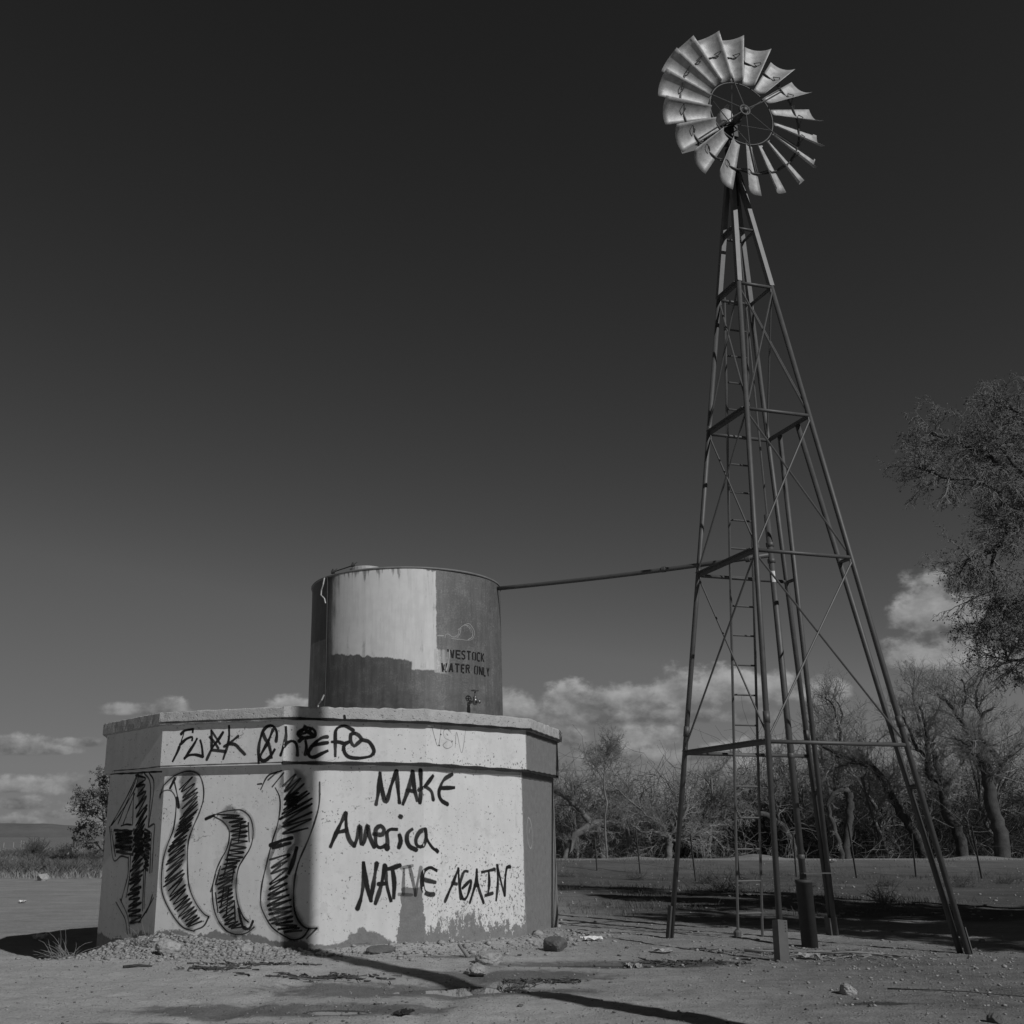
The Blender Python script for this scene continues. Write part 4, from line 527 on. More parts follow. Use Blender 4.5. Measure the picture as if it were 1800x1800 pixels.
STENCIL = [(0.0272,[(0.662,4.047),(0.666,4.006)]),(0.0272,[(0.701,4.043),(0.731,3.924)]),(0.0272,[(0.759,4.043),(0.738,3.916)]),(0.0272,[(0.802,4.047),(0.801,3.917)]),(0.0272,[(0.817,4.035),(0.879,4.036)]),(0.0272,[(0.817,3.979),(0.863,3.978)]),(0.0272,[(0.816,3.922),(0.877,3.921)]),(0.0272,[(0.97,4.032),(0.938,4.041),(0.905,4.025),(0.905,3.999),(0.953,3.969),(0.958,3.935),(0.93,3.919),(0.896,3.929)]),(0.0272,[(0.996,4.041),(1.076,4.044)]),(0.0272,[(1.036,4.038),(1.034,3.916)]),(0.0272,[(1.144,4.046),(1.117,4.03),(1.115,3.942),(1.133,3.926)]),(0.0272,[(1.16,4.045),(1.181,4.032),(1.175,3.94),(1.157,3.922)]),(0.0272,[(1.286,4.032),(1.273,4.048),(1.24,4.048),(1.219,4.028),(1.217,3.94),(1.236,3.922),(1.277,3.929)]),(0.0272,[(1.325,4.054),(1.315,3.925)]),(0.0272,[(1.387,4.054),(1.337,3.994),(1.383,3.925)]),(0.0272,[(0.561,3.832),(0.573,3.7)]),(0.0272,[(0.597,3.812),(0.585,3.726)]),(0.0272,[(0.635,3.832),(0.629,3.703)]),(0.0272,[(0.606,3.745),(0.629,3.699)]),(0.0272,[(0.714,3.837),(0.676,3.702)]),(0.0272,[(0.718,3.837),(0.734,3.706)]),(0.0272,[(0.691,3.745),(0.729,3.744)]),(0.0272,[(0.777,3.829),(0.855,3.829)]),(0.0272,[(0.815,3.823),(0.813,3.707)]),(0.0272,[(0.892,3.834),(0.89,3.713)]),(0.0272,[(0.908,3.828),(0.948,3.828)]),(0.0272,[(0.907,3.775),(0.939,3.773)]),(0.0272,[(0.906,3.713),(0.943,3.713)]),(0.0272,[(0.981,3.837),(0.979,3.712)]),(0.0272,[(0.996,3.834),(1.039,3.83),(1.044,3.796),(0.996,3.782)]),(0.0272,[(1.016,3.776),(1.043,3.713)]),(0.0272,[(1.18,3.84),(1.155,3.82),(1.149,3.728),(1.17,3.713)]),(0.0272,[(1.202,3.84),(1.223,3.823),(1.216,3.73),(1.199,3.711)]),(0.0272,[(1.263,3.84),(1.264,3.714)]),(0.0272,[(1.274,3.837),(1.323,3.716)]),(0.0272,[(1.337,3.84),(1.333,3.713)]),(0.0272,[(1.373,3.84),(1.369,3.712)]),(0.0272,[(1.377,3.711),(1.422,3.712)]),(0.0272,[(1.467,3.847),(1.489,3.784)]),(0.0272,[(1.531,3.851),(1.494,3.784)]),(0.0272,[(1.492,3.784),(1.503,3.719)])]
for rows, word in ((STENCIL[:15], "black stencil lettering IVESTOCK with its first letters painted over"), (STENCIL[15:], "black stencil lettering WATER ONLY above the tap")):
    out = ([], [], [])
    for k, (wd, pts) in enumerate(rows): ribbon(out, 'shell', wd, .93, pts, .0025+k*.00002, True)
    o = mesh_obj("stencil_lettering", out[0], out[1], MAT['stencil'], shell, False, None, {"paint": out[2]}); o['label'] = word
out = ([], [], [])
for k, (wd, pts) in enumerate([(0.0061,[(0.619,4.219),(0.625,4.263),(0.658,4.278),(0.701,4.264),(0.73,4.24),(0.79,4.246),(0.841,4.29),(0.863,4.362),(0.928,4.43),(1.052,4.476),(1.122,4.427),(1.164,4.361),(1.143,4.279),(1.082,4.228),(0.979,4.212),(0.892,4.216),(0.83,4.21),(0.759,4.212),(0.72,4.218)]),(0.0061,[(0.863,4.38),(0.842,4.36)]),(0.0061,[(0.961,4.443),(1.062,4.437),(1.12,4.365),(1.107,4.275),(1.024,4.225)]),(0.0061,[(0.895,4.392),(0.873,4.302),(0.81,4.226)]),(0.0061,[(0.689,4.051),(0.684,3.973),(0.658,3.816),(0.629,3.712)]),(0.0061,[(0.584,3.829),(0.606,3.719)]),(0.0061,[(1.05,4.418),(1.096,4.344)]),(0.0061,[(1.005,4.439),(1.073,4.403)]),(0.0123,[(0.685,4.024),(0.678,3.92),(0.651,3.798),(0.624,3.724)]),(0.0123,[(0.495,4.24),(0.587,4.246)])]): ribbon(out, 'shell', wd*1.3, .6, pts, .0035+k*.00002)
o = mesh_obj("drip_mark", out[0], out[1], MAT['chalk'], shell, False, None, {"paint": out[2]}); o['label'] = "pale swirling drip mark above the stencil lettering"
# tap
ta = 1.02/TR; nrm = Vector((math.sin(ta), -math.cos(ta), 0)); tan_ = Vector((math.cos(ta), math.sin(ta), 0)); up = Vector((0, 0, 1))
tb0 = Vector(sp(1.02, 3.27, 0))
tp = MB().tube([tb0-nrm*.02, tb0+nrm*.15], .022, 10); tp.lathe(tb0, nrm, [(.035, 0), (.035, .015)], 12)
tp.lathe(tb0+nrm*.15-up*.03, up, [(.022, -.02), (.034, .0), (.034, .06), (.024, .08), (.03, .085), (.03, .1), (.012, .11), (.012, .19)], 14)
tp.tube([tb0+nrm*.15, tb0+nrm*.23, tb0+nrm*.26-up*.02], [.02, .022, .024], 10); tp.lathe(tb0+nrm*.22, nrm, [(.03, 0), (.03, .02)], 10)
tap = tp.build("tap", MAT['brass'], stt, True)
wc = tb0+nrm*.15+up*.165; hw = MB()
for k in range(16):
    a0, a1 = 2*math.pi*k/16, 2*math.pi*(k+1)/16; cpt = lambda a: wc+(nrm*math.cos(a)+tan_*math.sin(a))*.055
    hw.tube([cpt(a0), cpt(a1)], .008, 5)
for k in range(4): hw.tube([wc, wc+(nrm*math.cos(k*math.pi/2)+tan_*math.sin(k*math.pi/2))*.055], .006, 5)
hw.build("handwheel", MAT['brass'], tap)

# ------------------------------------------------------------------ windmill
TWX, TWY, PSI, S0, SL = 5.0543, 14.3288, .2703401, 1.27845, .1070202
LV = [0, 2.4689, 5.0097, 7.1690, 9.3310, 10.3594]
SG = dict(F=(-1, -1), R=(1, -1), L=(-1, 1), B=(1, 1))
def leg(k, z, inset=0.):
    s = S0-SL*z-inset; a, b = SG[k]; c_, s_ = math.cos(PSI), math.sin(PSI)
    return Vector((TWX+c_*a*s-s_*b*s, TWY+s_*a*s+c_*b*s, z))
wm = root("windmill", (TWX, TWY, 0), "tall steel windmill on a four-legged lattice tower with a many-bladed wheel", "windmill")
ax_x = Vector((math.cos(PSI), math.sin(PSI), 0)); ax_y = Vector((-math.sin(PSI), math.cos(PSI), 0))
for k in 'FRLB':
    zb = gz(leg(k, 0).x, leg(k, 0).y)-.15
    lg = MB().tube([leg(k, zb), leg(k, LV[4]+.15)], .036, 12); lg.tube([leg(k, 2.70), leg(k, 2.84)], .043, 12)
    lo = lg.build("leg", MAT['pipe'], wm, True)
    d = (leg(k, 11)-leg(k, 9)).normalized(); sx = d.cross(ax_y).normalized()
    ch = MB(); zt = 11.45
    p0, p1 = leg(k, LV[4]+.02), leg(k, zt); mid_ = (p0+p1)/2; hx_ = (p1-p0)/2
    u = ax_x - d*ax_x.dot(d); u.normalize(); v = d.cross(u)
    ch.box(mid_, u*.037, v*.037, hx_); ch.build("channel_sleeve", MAT['channel'], wm)
    bs = MB(); e0 = leg(k, zb)
    if k == 'F': bs.box(leg(k, .16), u*.06, v*.06, (leg(k, .42)-leg(k, -.1))/2)
    elif k == 'L': bs.box(leg(k, .17)-u*.047, u*.012, v*.042, (leg(k, .42)-leg(k, -.1))/2)
    elif k == 'R': bs.box(leg(k, .06)+u*.052, u*.007, v*.022, (leg(k, .3)-leg(k, -.15))/2)
    else: bs.box(leg(k, .06)-v*.05, u*.06, v*.012, (leg(k, .26)-leg(k, -.1))/2); bs.box(leg(k, .06)-u*.055, u*.01, v*.05, (leg(k, .26)-leg(k, -.1))/2)
    bs.build("foot_bracket", MAT['pipe'] if k != 'L' else MAT['pipe_dark'], lo)
    if k == 'F':
        hb = MB()
        for q in range(4): hb.lathe(leg(k, .30+.032*q)+u*.032-v*.0592, -v, [(.008, 0), (.008, .003)], 8)
        hb.build("bolt_holes", MAT['black'], lo)
FACES = [('F', 'R'), ('L', 'F'), ('R', 'B'), ('L', 'B')]
for li in range(1, 6):
    for a, b in FACES:
        z = LV[li]; A, B = leg(a, z), leg(b, z); dd = (B-A).normalized()
        r_ = .026 if li < 5 else .022
        if (a, b) == ('L', 'F') or (li == 3 and (a, b) == ('R', 'B')):   # angle iron on these sides
            c_ = (A+B)/2; o_ = MB(); yy = Vector((0, 0, 1)); ww = dd.cross(yy)
            o_.box(c_, (B-A)/2-dd*.03, ww*.006, yy*.034); o_.box(c_+yy*.030+ww*.034, (B-A)/2-dd*.03, ww*.028, yy*.0055); o_.build("crossbar", MAT['pipe'], wm)
        elif not (li == 2 and (a, b) == ('R', 'B')) and not (li == 1 and (a, b) == ('R', 'B')):
            MB().tube([A+dd*.03, B-dd*.03], r_, 10).build("crossbar", MAT['pipe'], wm, True)
def inset(p, q, d): v_ = (q-p).normalized(); return p+v_*d
for hi in (4, 3, 2):
    lo_ = hi-1
    for a, b in FACES:
        if hi != 4 and (a, b) in (('R', 'B'), ('L', 'B')): continue
        if (a, b) == ('L', 'B'): continue
        cen = Vector((TWX, TWY, 0))
        for k, (p, q) in enumerate(((a, b), (b, a))):
            P, Q = leg(p, LV[hi]-.04), leg(q, LV[lo_]+.04)
            side = (leg(b, 5)-leg(a, 5)).normalized(); ou = Vector((side.y, -side.x, 0)); 
            if ou.dot((P+Q)/2-Vector((TWX, TWY, ((P+Q)/2).z))) < 0: ou = -ou
            o_ = ou*(.014 if k else -.014)
            m_ = MB().tube([inset(P, Q, .05)+o_, inset(Q, P, .05)+o_], .0135, 6)
            m_.box(inset(P, Q, .03)+o_, side*.03, ou*.004, Vector((0, 0, .035))); m_.box(inset(Q, P, .03)+o_, side*.03, ou*.004, Vector((0, 0, .035)))
            m_.build("brace", MAT['pipe'] if (a, b) == ('F', 'R') else MAT['rod'], wm)
# two extra pipes hung from the right-back crossbar
rb0 = leg('B', LV[3]); rb1 = leg('R', LV[3])
for f0, zk, ft in ((.29, 'B', .06), (.72, 'R', .10)):
    P = rb0+(rb1-rb0)*f0-Vector((0, 0, .03)); g0 = leg(zk, 0); tgt = leg('R' if zk == 'B' else 'B', 0); Q = g0+(tgt-g0).normalized()*ft; Q.z = gz(Q.x, Q.y)-.1
    if zk == 'B': Q = Q + (leg('F', 0)-g0).normalized()*-.02
    MB().tube([P, Q], .036, 12).build("support_pipe", MAT['pipe'], wm, True)
    zt = 5.0; t_ = (P.z-zt)/(P.z-Q.z); X = P+(Q-P)*t_; Y = leg(zk, zt); MB().tube([X, Y], .026, 8).build("spacer_bar", MAT['pipe'], wm)
    zt = 1.95; t_ = (P.z-zt)/(P.z-Q.z); X = P+(Q-P)*t_; Y = leg(zk, zt); MB().tube([X, Y], .03, 8).build("spacer_bar", MAT['pipe_dark'], wm)
# ladder
L0, L1 = Vector((4.465, 15.46, -.05)), Vector((4.81, 14.55, 9.42)); dR = Vector((.9637, .267, 0))*.385
ld = MB()
lad = ld.build("ladder", MAT['rod'], wm) if False else None
lad = MB().tube([L0, L1], .019, 6).build("ladder", MAT['rod'], wm)
MB().tube([L0+dR, L1+dR], .019, 6).build("rail", MAT['rod'], lad)
MB().lathe(L0+Vector((0, 0, .06)), (0, 0, 1), [(.05, 0), (.055, .06), (.02, .1)], 10).build("foot", MAT['rod'], lad)
for k in range(22):
    t_ = (.36+k*.425)/9.4; p = L0+(L1-L0)*t_; MB().tube([p, p+dR], .0145, 6).build("rung", MAT['pipe'], lad)
for zz in (2.4689, 5.0097, 7.169):
    t_ = zz/9.4; p = L0+(L1-L0)*t_; MB().tube([p, Vector((p.x, p.y, zz))+ax_y*.06], .012, 5).build("bracket", MAT['rod'], lad)
# wheel
WC = Vector((5.162, 13.973, 12.323)); waz, wti = .306, .023
wn = Vector((math.sin(waz)*math.cos(wti), -math.cos(waz)*math.cos(wti), math.sin(wti)))
e1 = Vector((0, 0, 1)).cross(wn).normalized(); e2 = wn.cross(e1)
def rad_(a, r, o=0.): return WC+(e1*math.cos(a)+e2*math.sin(a))*r+wn*o
wheel = MB().lathe(WC-wn*.16, wn, [(.045, -.1), (.05, .0), (.075, .02), (.075, .05), (.05, .06), (.05, .22), (.098, .225), (.102, .245), (.098, .262), (.075, .264), (.07, .245), (.05, .24), (.045, .285), (.02, .295)], 28).build("wheel", MAT['pipe_dark'], wm, True)
def ring(r, tr, n=72, o=0.): 
    m_ = MB(); m_.tube([rad_(2*math.pi*k/n, r, o) for k in range(n+1)], tr, 6, False); return m_
ring(.573, .0125).build("inner_ring", MAT['pipe'], wheel, True)
PH, OFF, TIP = R(29), R(91), 1.45
orr = ring(1.08, .014, 90, -.02)
def blade_pt(a, rho, c):
    rh = e1*math.cos(a)+e2*math.sin(a); t = -e1*math.sin(a)+e2*math.cos(a); ch = t*math.cos(PH)-wn*math.sin(PH); nb = wn*math.cos(PH)+t*math.sin(PH)
    wd = .20+(.435-.20)*(rho-.60)/(1.465-.60)
    return WC+rh*rho+ch*c*wd-nb*(.165*wd*(1-4*c*c)-.05)
for k in range(18):
    a = OFF+2*math.pi*k/18+R(random.Random(k).uniform(-1, 1)); nr, nc = 8, 8; vs = []; 
    for i in range(nr+1):
        for j in range(nc+1):
            c_ = j/nc-.5; rho = .60+(TIP-.60)*i/nr; rho += (-.012*(2*c_)**2 if i == nr else 0)
            vs.append(blade_pt(a, rho, c_))
    fs = [(i*(nc+1)+j, i*(nc+1)+j+1, (i+1)*(nc+1)+j+1, (i+1)*(nc+1)+j) for i in range(nr) for j in range(nc)]
    b_ = mesh_obj("blade", vs, fs, MAT['blade'], wheel, True); so = b_.modifiers.new("sheet", 'SOLIDIFY'); so.thickness = .002
    # clip that ties the blade to the outer ring
    r1, r2 = 1.08, 1.08; pA = rad_(a-R(8.2), 1.08, -.02); pB = blade_pt(a, 1.08, -.08); pC = blade_pt(a, 1.05, .30)
    nbv = (wn*math.cos(PH)+(-e1*math.sin(a)+e2*math.cos(a))*math.sin(PH))
    orr.tube([rad_(a-R(9), 1.08, -.02), blade_pt(a, 1.11, -.30)+nbv*.03, blade_pt(a, 1.10, .02)+nbv*.035, blade_pt(a, 1.06, -.12)+nbv*.02, rad_(a-R(9), 1.06, -.02)], .0085, 5)
    orr.tube([blade_pt(a, 1.08, .45)+nbv*.02, blade_pt(a, 1.08, .56)+nbv*.05], .010, 5)
orr.build("outer_ring", MAT['pipe_dark'], wheel)
for k in range(6):
    a = R(97)+2*math.pi*k/6
    MB().tube([rad_(a, .09, .095), rad_(a, .573, .015), rad_(a+R(1), 1.08, -.02)], .0095, 6).build("spoke", MAT['pipe'], wheel)
    MB().tube([rad_(a+R(12), .05, -.24), rad_(a+R(4), .573, -.01), rad_(a+R(3), 1.06, -.02)], .008, 6).build("spoke", MAT['rod'], wheel)
# gearbox, mast and tail
gb = MB(); gc = WC-wn*.40
gb.lathe(WC-wn*.30, -wn, [(.05, 0), (.075, .02), (.085, .12), (.13, .16), (.14, .34), (.10, .42), (.06, .44)], 20)
gb.box(gc-Vector((0, 0, .10)), e1*.10, wn*.14, Vector((0, 0, .11)))
for q in (-1, 1): gb.lathe(gc+e1*.11*q-Vector((0, 0, .06)), e1*q, [(.09, 0), (.09, .03), (.03, .05)], 14)
gbo = gb.build("gearbox", MAT['black'], wm)
hcen = WC-wn*.42+e2*.06
MB().lathe(hcen, (0, 0, 1), [(.135, .0), (.14, .02), (.135, .16), (.115, .25), (.07, .31), (.02, .33)], 22).build("hood", MAT['hood'], gbo, True)
MB().poly([hcen+Vector(p) for p in [(-.06, 0, .31), (.05, .02, .46), (.09, .0, .44), (.07, -.03, .30), (-.06, .02, .30), (.05, .04, .45), (.09, .02, .43), (.07, -.01, .29)]], [(0, 1, 2, 3), (7, 6, 5, 4), (0, 4, 5, 1), (1, 5, 6, 2), (2, 6, 7, 3), (3, 7, 4, 0)]).build("oil_cap", MAT['hood'], gbo)
ms = MB().tube([(TWX, TWY, 10.9), (TWX, TWY, 12.16)], .055, 14); 
for q in range(7): ms.lathe((TWX, TWY, 11.56+q*.055), (0, 0, 1), [(.055, 0), (.088, .008), (.088, .026), (.055, .034)], 16)
ms.lathe((TWX, TWY, 11.42), (0, 0, 1), [(.09, 0), (.11, .02), (.11, .06), (.06, .1)], 16)
ms.build("mast", MAT['black'], wm)
th = WC-wn*.62-Vector((0, 0, .06)); td = (-e1*.93-wn*.36).normalized()
ta_ = MB().tube([th, th+td*.5], .022, 6); ta_.tube([th-Vector((0, 0, .14)), th+td*.45-Vector((0, 0, .02))], .014, 6); tail = ta_.build("tail_boom", MAT['black'], wm)
va = th+td*.2; vx = td; vs = []
prof_ = [(0, -.09), (.42, -.20), (.47, 0), (.42, .22), (0, .11)]
nt = td.cross(Vector((0, 0, 1))).normalized()*.003
vs = [va+vx*p+Vector((0, 0, q))+nt for p, q in prof_]+[va+vx*p+Vector((0, 0, q))-nt for p, q in prof_]
MB().poly(vs, [(0, 1, 2, 3, 4), (9, 8, 7, 6, 5)]+[(i, i+5, (i+1) % 5+5, (i+1) % 5) for i in range(5)]).build("vane", MAT['channel'], tail)
# pump line
MB().tube([(TWX, TWY, 5.72), (TWX, TWY, 11.0)], .014, 6).build("pump_rod", MAT['rod'], wm)
for z in (8.9, 8.6, 6.7): pass
dp = MB().tube([(TWX, TWY, .62), (TWX, TWY, 5.78)], .042, 14)
for z, r_ in ((5.06, .055), (5.30, .055), (1.05, .05), (2.35, .048)): dp.lathe((TWX, TWY, z), (0, 0, 1), [(.042, 0), (r_, .008), (r_, .06), (.042, .068)], 16)
dpo = dp.build("drop_pipe", MAT['pipe'], wm, True)
vn = Vector((-TWX, -TWY, 0)).normalized(); vt = Vector((vn.y, -vn.x, 0))
lb = MB(); lb.poly([Vector((TWX, TWY, z))+(vn*math.cos(a)+vt*math.sin(a))*.0445 for z in (4.78, 4.94) for a in (-.75, -.35, .05, .45)], [(0, 1, 5, 4), (1, 2, 6, 5), (2, 3, 7, 6)])
lb.build("white_label", MAT['white'], dpo)
cs = root("well_casing", (TWX, TWY, 0), "short wide dark steel well casing standing under the windmill around its pipe", "well casing")
MB().lathe((TWX, TWY, -.1), (0, 0, 1), [(.102, 0), (.102, .86), (.109, .862), (.109, .90), (.05, .905)], 28).build("cylinder", MAT['casing'], cs, True)
MB().box((TWX+.16, TWY-.03, .885), (.19, .03, 0), (-.008, .05, 0), (0, 0, .007)).build("clamp_plate", MAT['pipe'], cs)
spp = root("supply_pipe", (TWX, TWY, 5.18), "long thin horizontal water pipe running from the windmill to the round steel tank", "pipe")
A, B = Vector((TWX-.03, TWY, 5.18)), Vector((1.22, 16.55, 5.20)); dd = (B-A).normalized()
pm = MB().tube([A+(B-A)*t+Vector((0, 0, -.03*math.sin(math.pi*t))) for t in np.linspace(0, 1, 10)], .034, 12); pm.build("pipe", MAT['pipe'], spp, True)
for t in (.06, .34): p = A+(B-A)*t; MB().lathe(p+Vector((0, 0, -.02)), dd, [(.036, 0), (.044, .005), (.044, .06), (.036, .065)], 14).build("coupling", MAT['pipe'], spp)

# ------------------------------------------------------------------ utility pole beside the photographer (its shadow crosses the ground and the tank)
PX, PY = 5.83, 3.90
up_ = root("utility_pole", (PX, PY, 0), "tall round wooden utility pole with a short crossarm near its top", "utility pole")
MB().tube([(PX, PY, -.4), (PX, PY, 6.), (PX, PY, 13.0)], [.215, .20, .17], 20).build("pole", MAT['wood'], up_, True)
MB().box((PX, PY, 12.25), (.62, -.55, 0), (.035, .04, 0), (0, 0, .06)).build("crossarm", MAT['wood'], up_)

# ------------------------------------------------------------------ trees
def tubes(lines, sides, name, mat, parent):
    """many tapered branches as one mesh"""
    Vs, Fs = [], []; base = 0
    ang = np.arange(sides)*2*np.pi/sides; ca, sa = np.cos(ang), np.sin(ang)
    for P, rr in lines:
        P = np.asarray(P, float); n = len(P)
        T = np.gradient(P, axis=0); T /= np.linalg.norm(T, axis=1)[:, None]+1e-9
        ref = np.array([.31, .87, .11]); U = np.cross(T, ref); U /= np.linalg.norm(U, axis=1)[:, None]+1e-9; W = np.cross(T, U)
        ring_ = P[:, None, :]+(U[:, None, :]*ca[None, :, None]+W[:, None, :]*sa[None, :, None])*np.asarray(rr)[:, None, None]
        Vs.append(ring_.reshape(-1, 3))
        idx = base+np.arange(n*sides).reshape(n, sides); nx_ = np.roll(idx, -1, 1)
        Fs.append(np.stack([idx[:-1], nx_[:-1], nx_[1:], idx[1:]], -1).reshape(-1, 4)); base += n*sides
    return mesh_obj(name, np.concatenate(Vs), np.concatenate(Fs), mat, parent, True)
def wander(rg, p, d, L, n, wob, up):
    P = [p]; d = d/np.linalg.norm(d)
    for i in range(n):
        d = d+rg.normal(0, wob, 3)+np.array([0, 0, up]); d /= np.linalg.norm(d); p = p+d*L/n; P.append(p)
    return np.array(P), d
def sprout(rg, P, rr, count, L, lvl, out, up=.06, wob=.22, t0=.25, ang=.9, droop=0., taper=.55):
    n = len(P)
    for c in range(count):
        t = t0+(1-t0)*(c+rg.random())/count; k = min(int(t*(n-1)), n-2); f = t*(n-1)-k
        p = P[k]*(1-f)+P[k+1]*f; td = P[k+1]-P[k]; td /= np.linalg.norm(td)+1e-9; r0 = (rr[k]*(1-f)+rr[k+1]*f)
        side = rg.normal(0, 1, 3); side -= td*side.dot(td); side /= np.linalg.norm(side)+1e-9
        d = td*math.cos(ang)+side*math.sin(ang); ln = L*(.55+.7*rg.random())*(1-.35*t)
        m_ = 5 if lvl > 1 else 3
        Q, _ = wander(rg, p, d, ln, m_, wob, up-droop*(3-lvl))
        rb = min(r0*.75, taper*ln*.028+.004); qq = np.linspace(rb, max(.0035, rb*.3), len(Q))
        out.setdefault(lvl, []).append((Q, qq))
        if lvl > 0: sprout(rg, Q, qq, {3: 7, 2: 8, 1: 8}.get(lvl, 5), ln*.55, lvl-1, out, up, wob, .15, ang, droop, taper)
def resample(pts, k=4):
    P = [np.array(p, float) for p in pts]; E = [2*P[0]-P[1]]+P+[2*P[-1]-P[-2]]; Q = []
    for i in range(1, len(E)-2):
        a, b, c, d = E[i-1:i+3]
        for j in range(k): t = j/k; Q.append(.5*((2*b)+(c-a)*t+(2*a-5*b+4*c-d)*t*t+(3*b-a-3*c+d)*t**3))
    Q.append(P[-1]); return np.array(Q)
def leaves(rg, lines, per, size, name, mat, parent, spread=.05):
    C = []
    for P, rr in lines:
        t = rg.random(per)*(len(P)-1.001); k = t.astype(int); f = (t-k)[:, None]; C.append(P[k]*(1-f)+P[k+1]*f)
    C = np.concatenate(C); C = C+rg.normal(0, spread, C.shape); n = len(C)
    a = rg.normal(0, 1, (n, 3)); a /= np.linalg.norm(a, axis=1)[:, None]; b = np.cross(a, rg.normal(0, 1, (n, 3))); b /= np.linalg.norm(b, axis=1)[:, None]+1e-9
    s = size*(.5+rg.random(n))[:, None]
    V = np.stack([C-a*s, C+b*s*.55, C+a*s, C-b*s*.55], 1).reshape(-1, 3)
    return mesh_obj(name, V, np.arange(4*n).reshape(-1, 4), mat, parent)
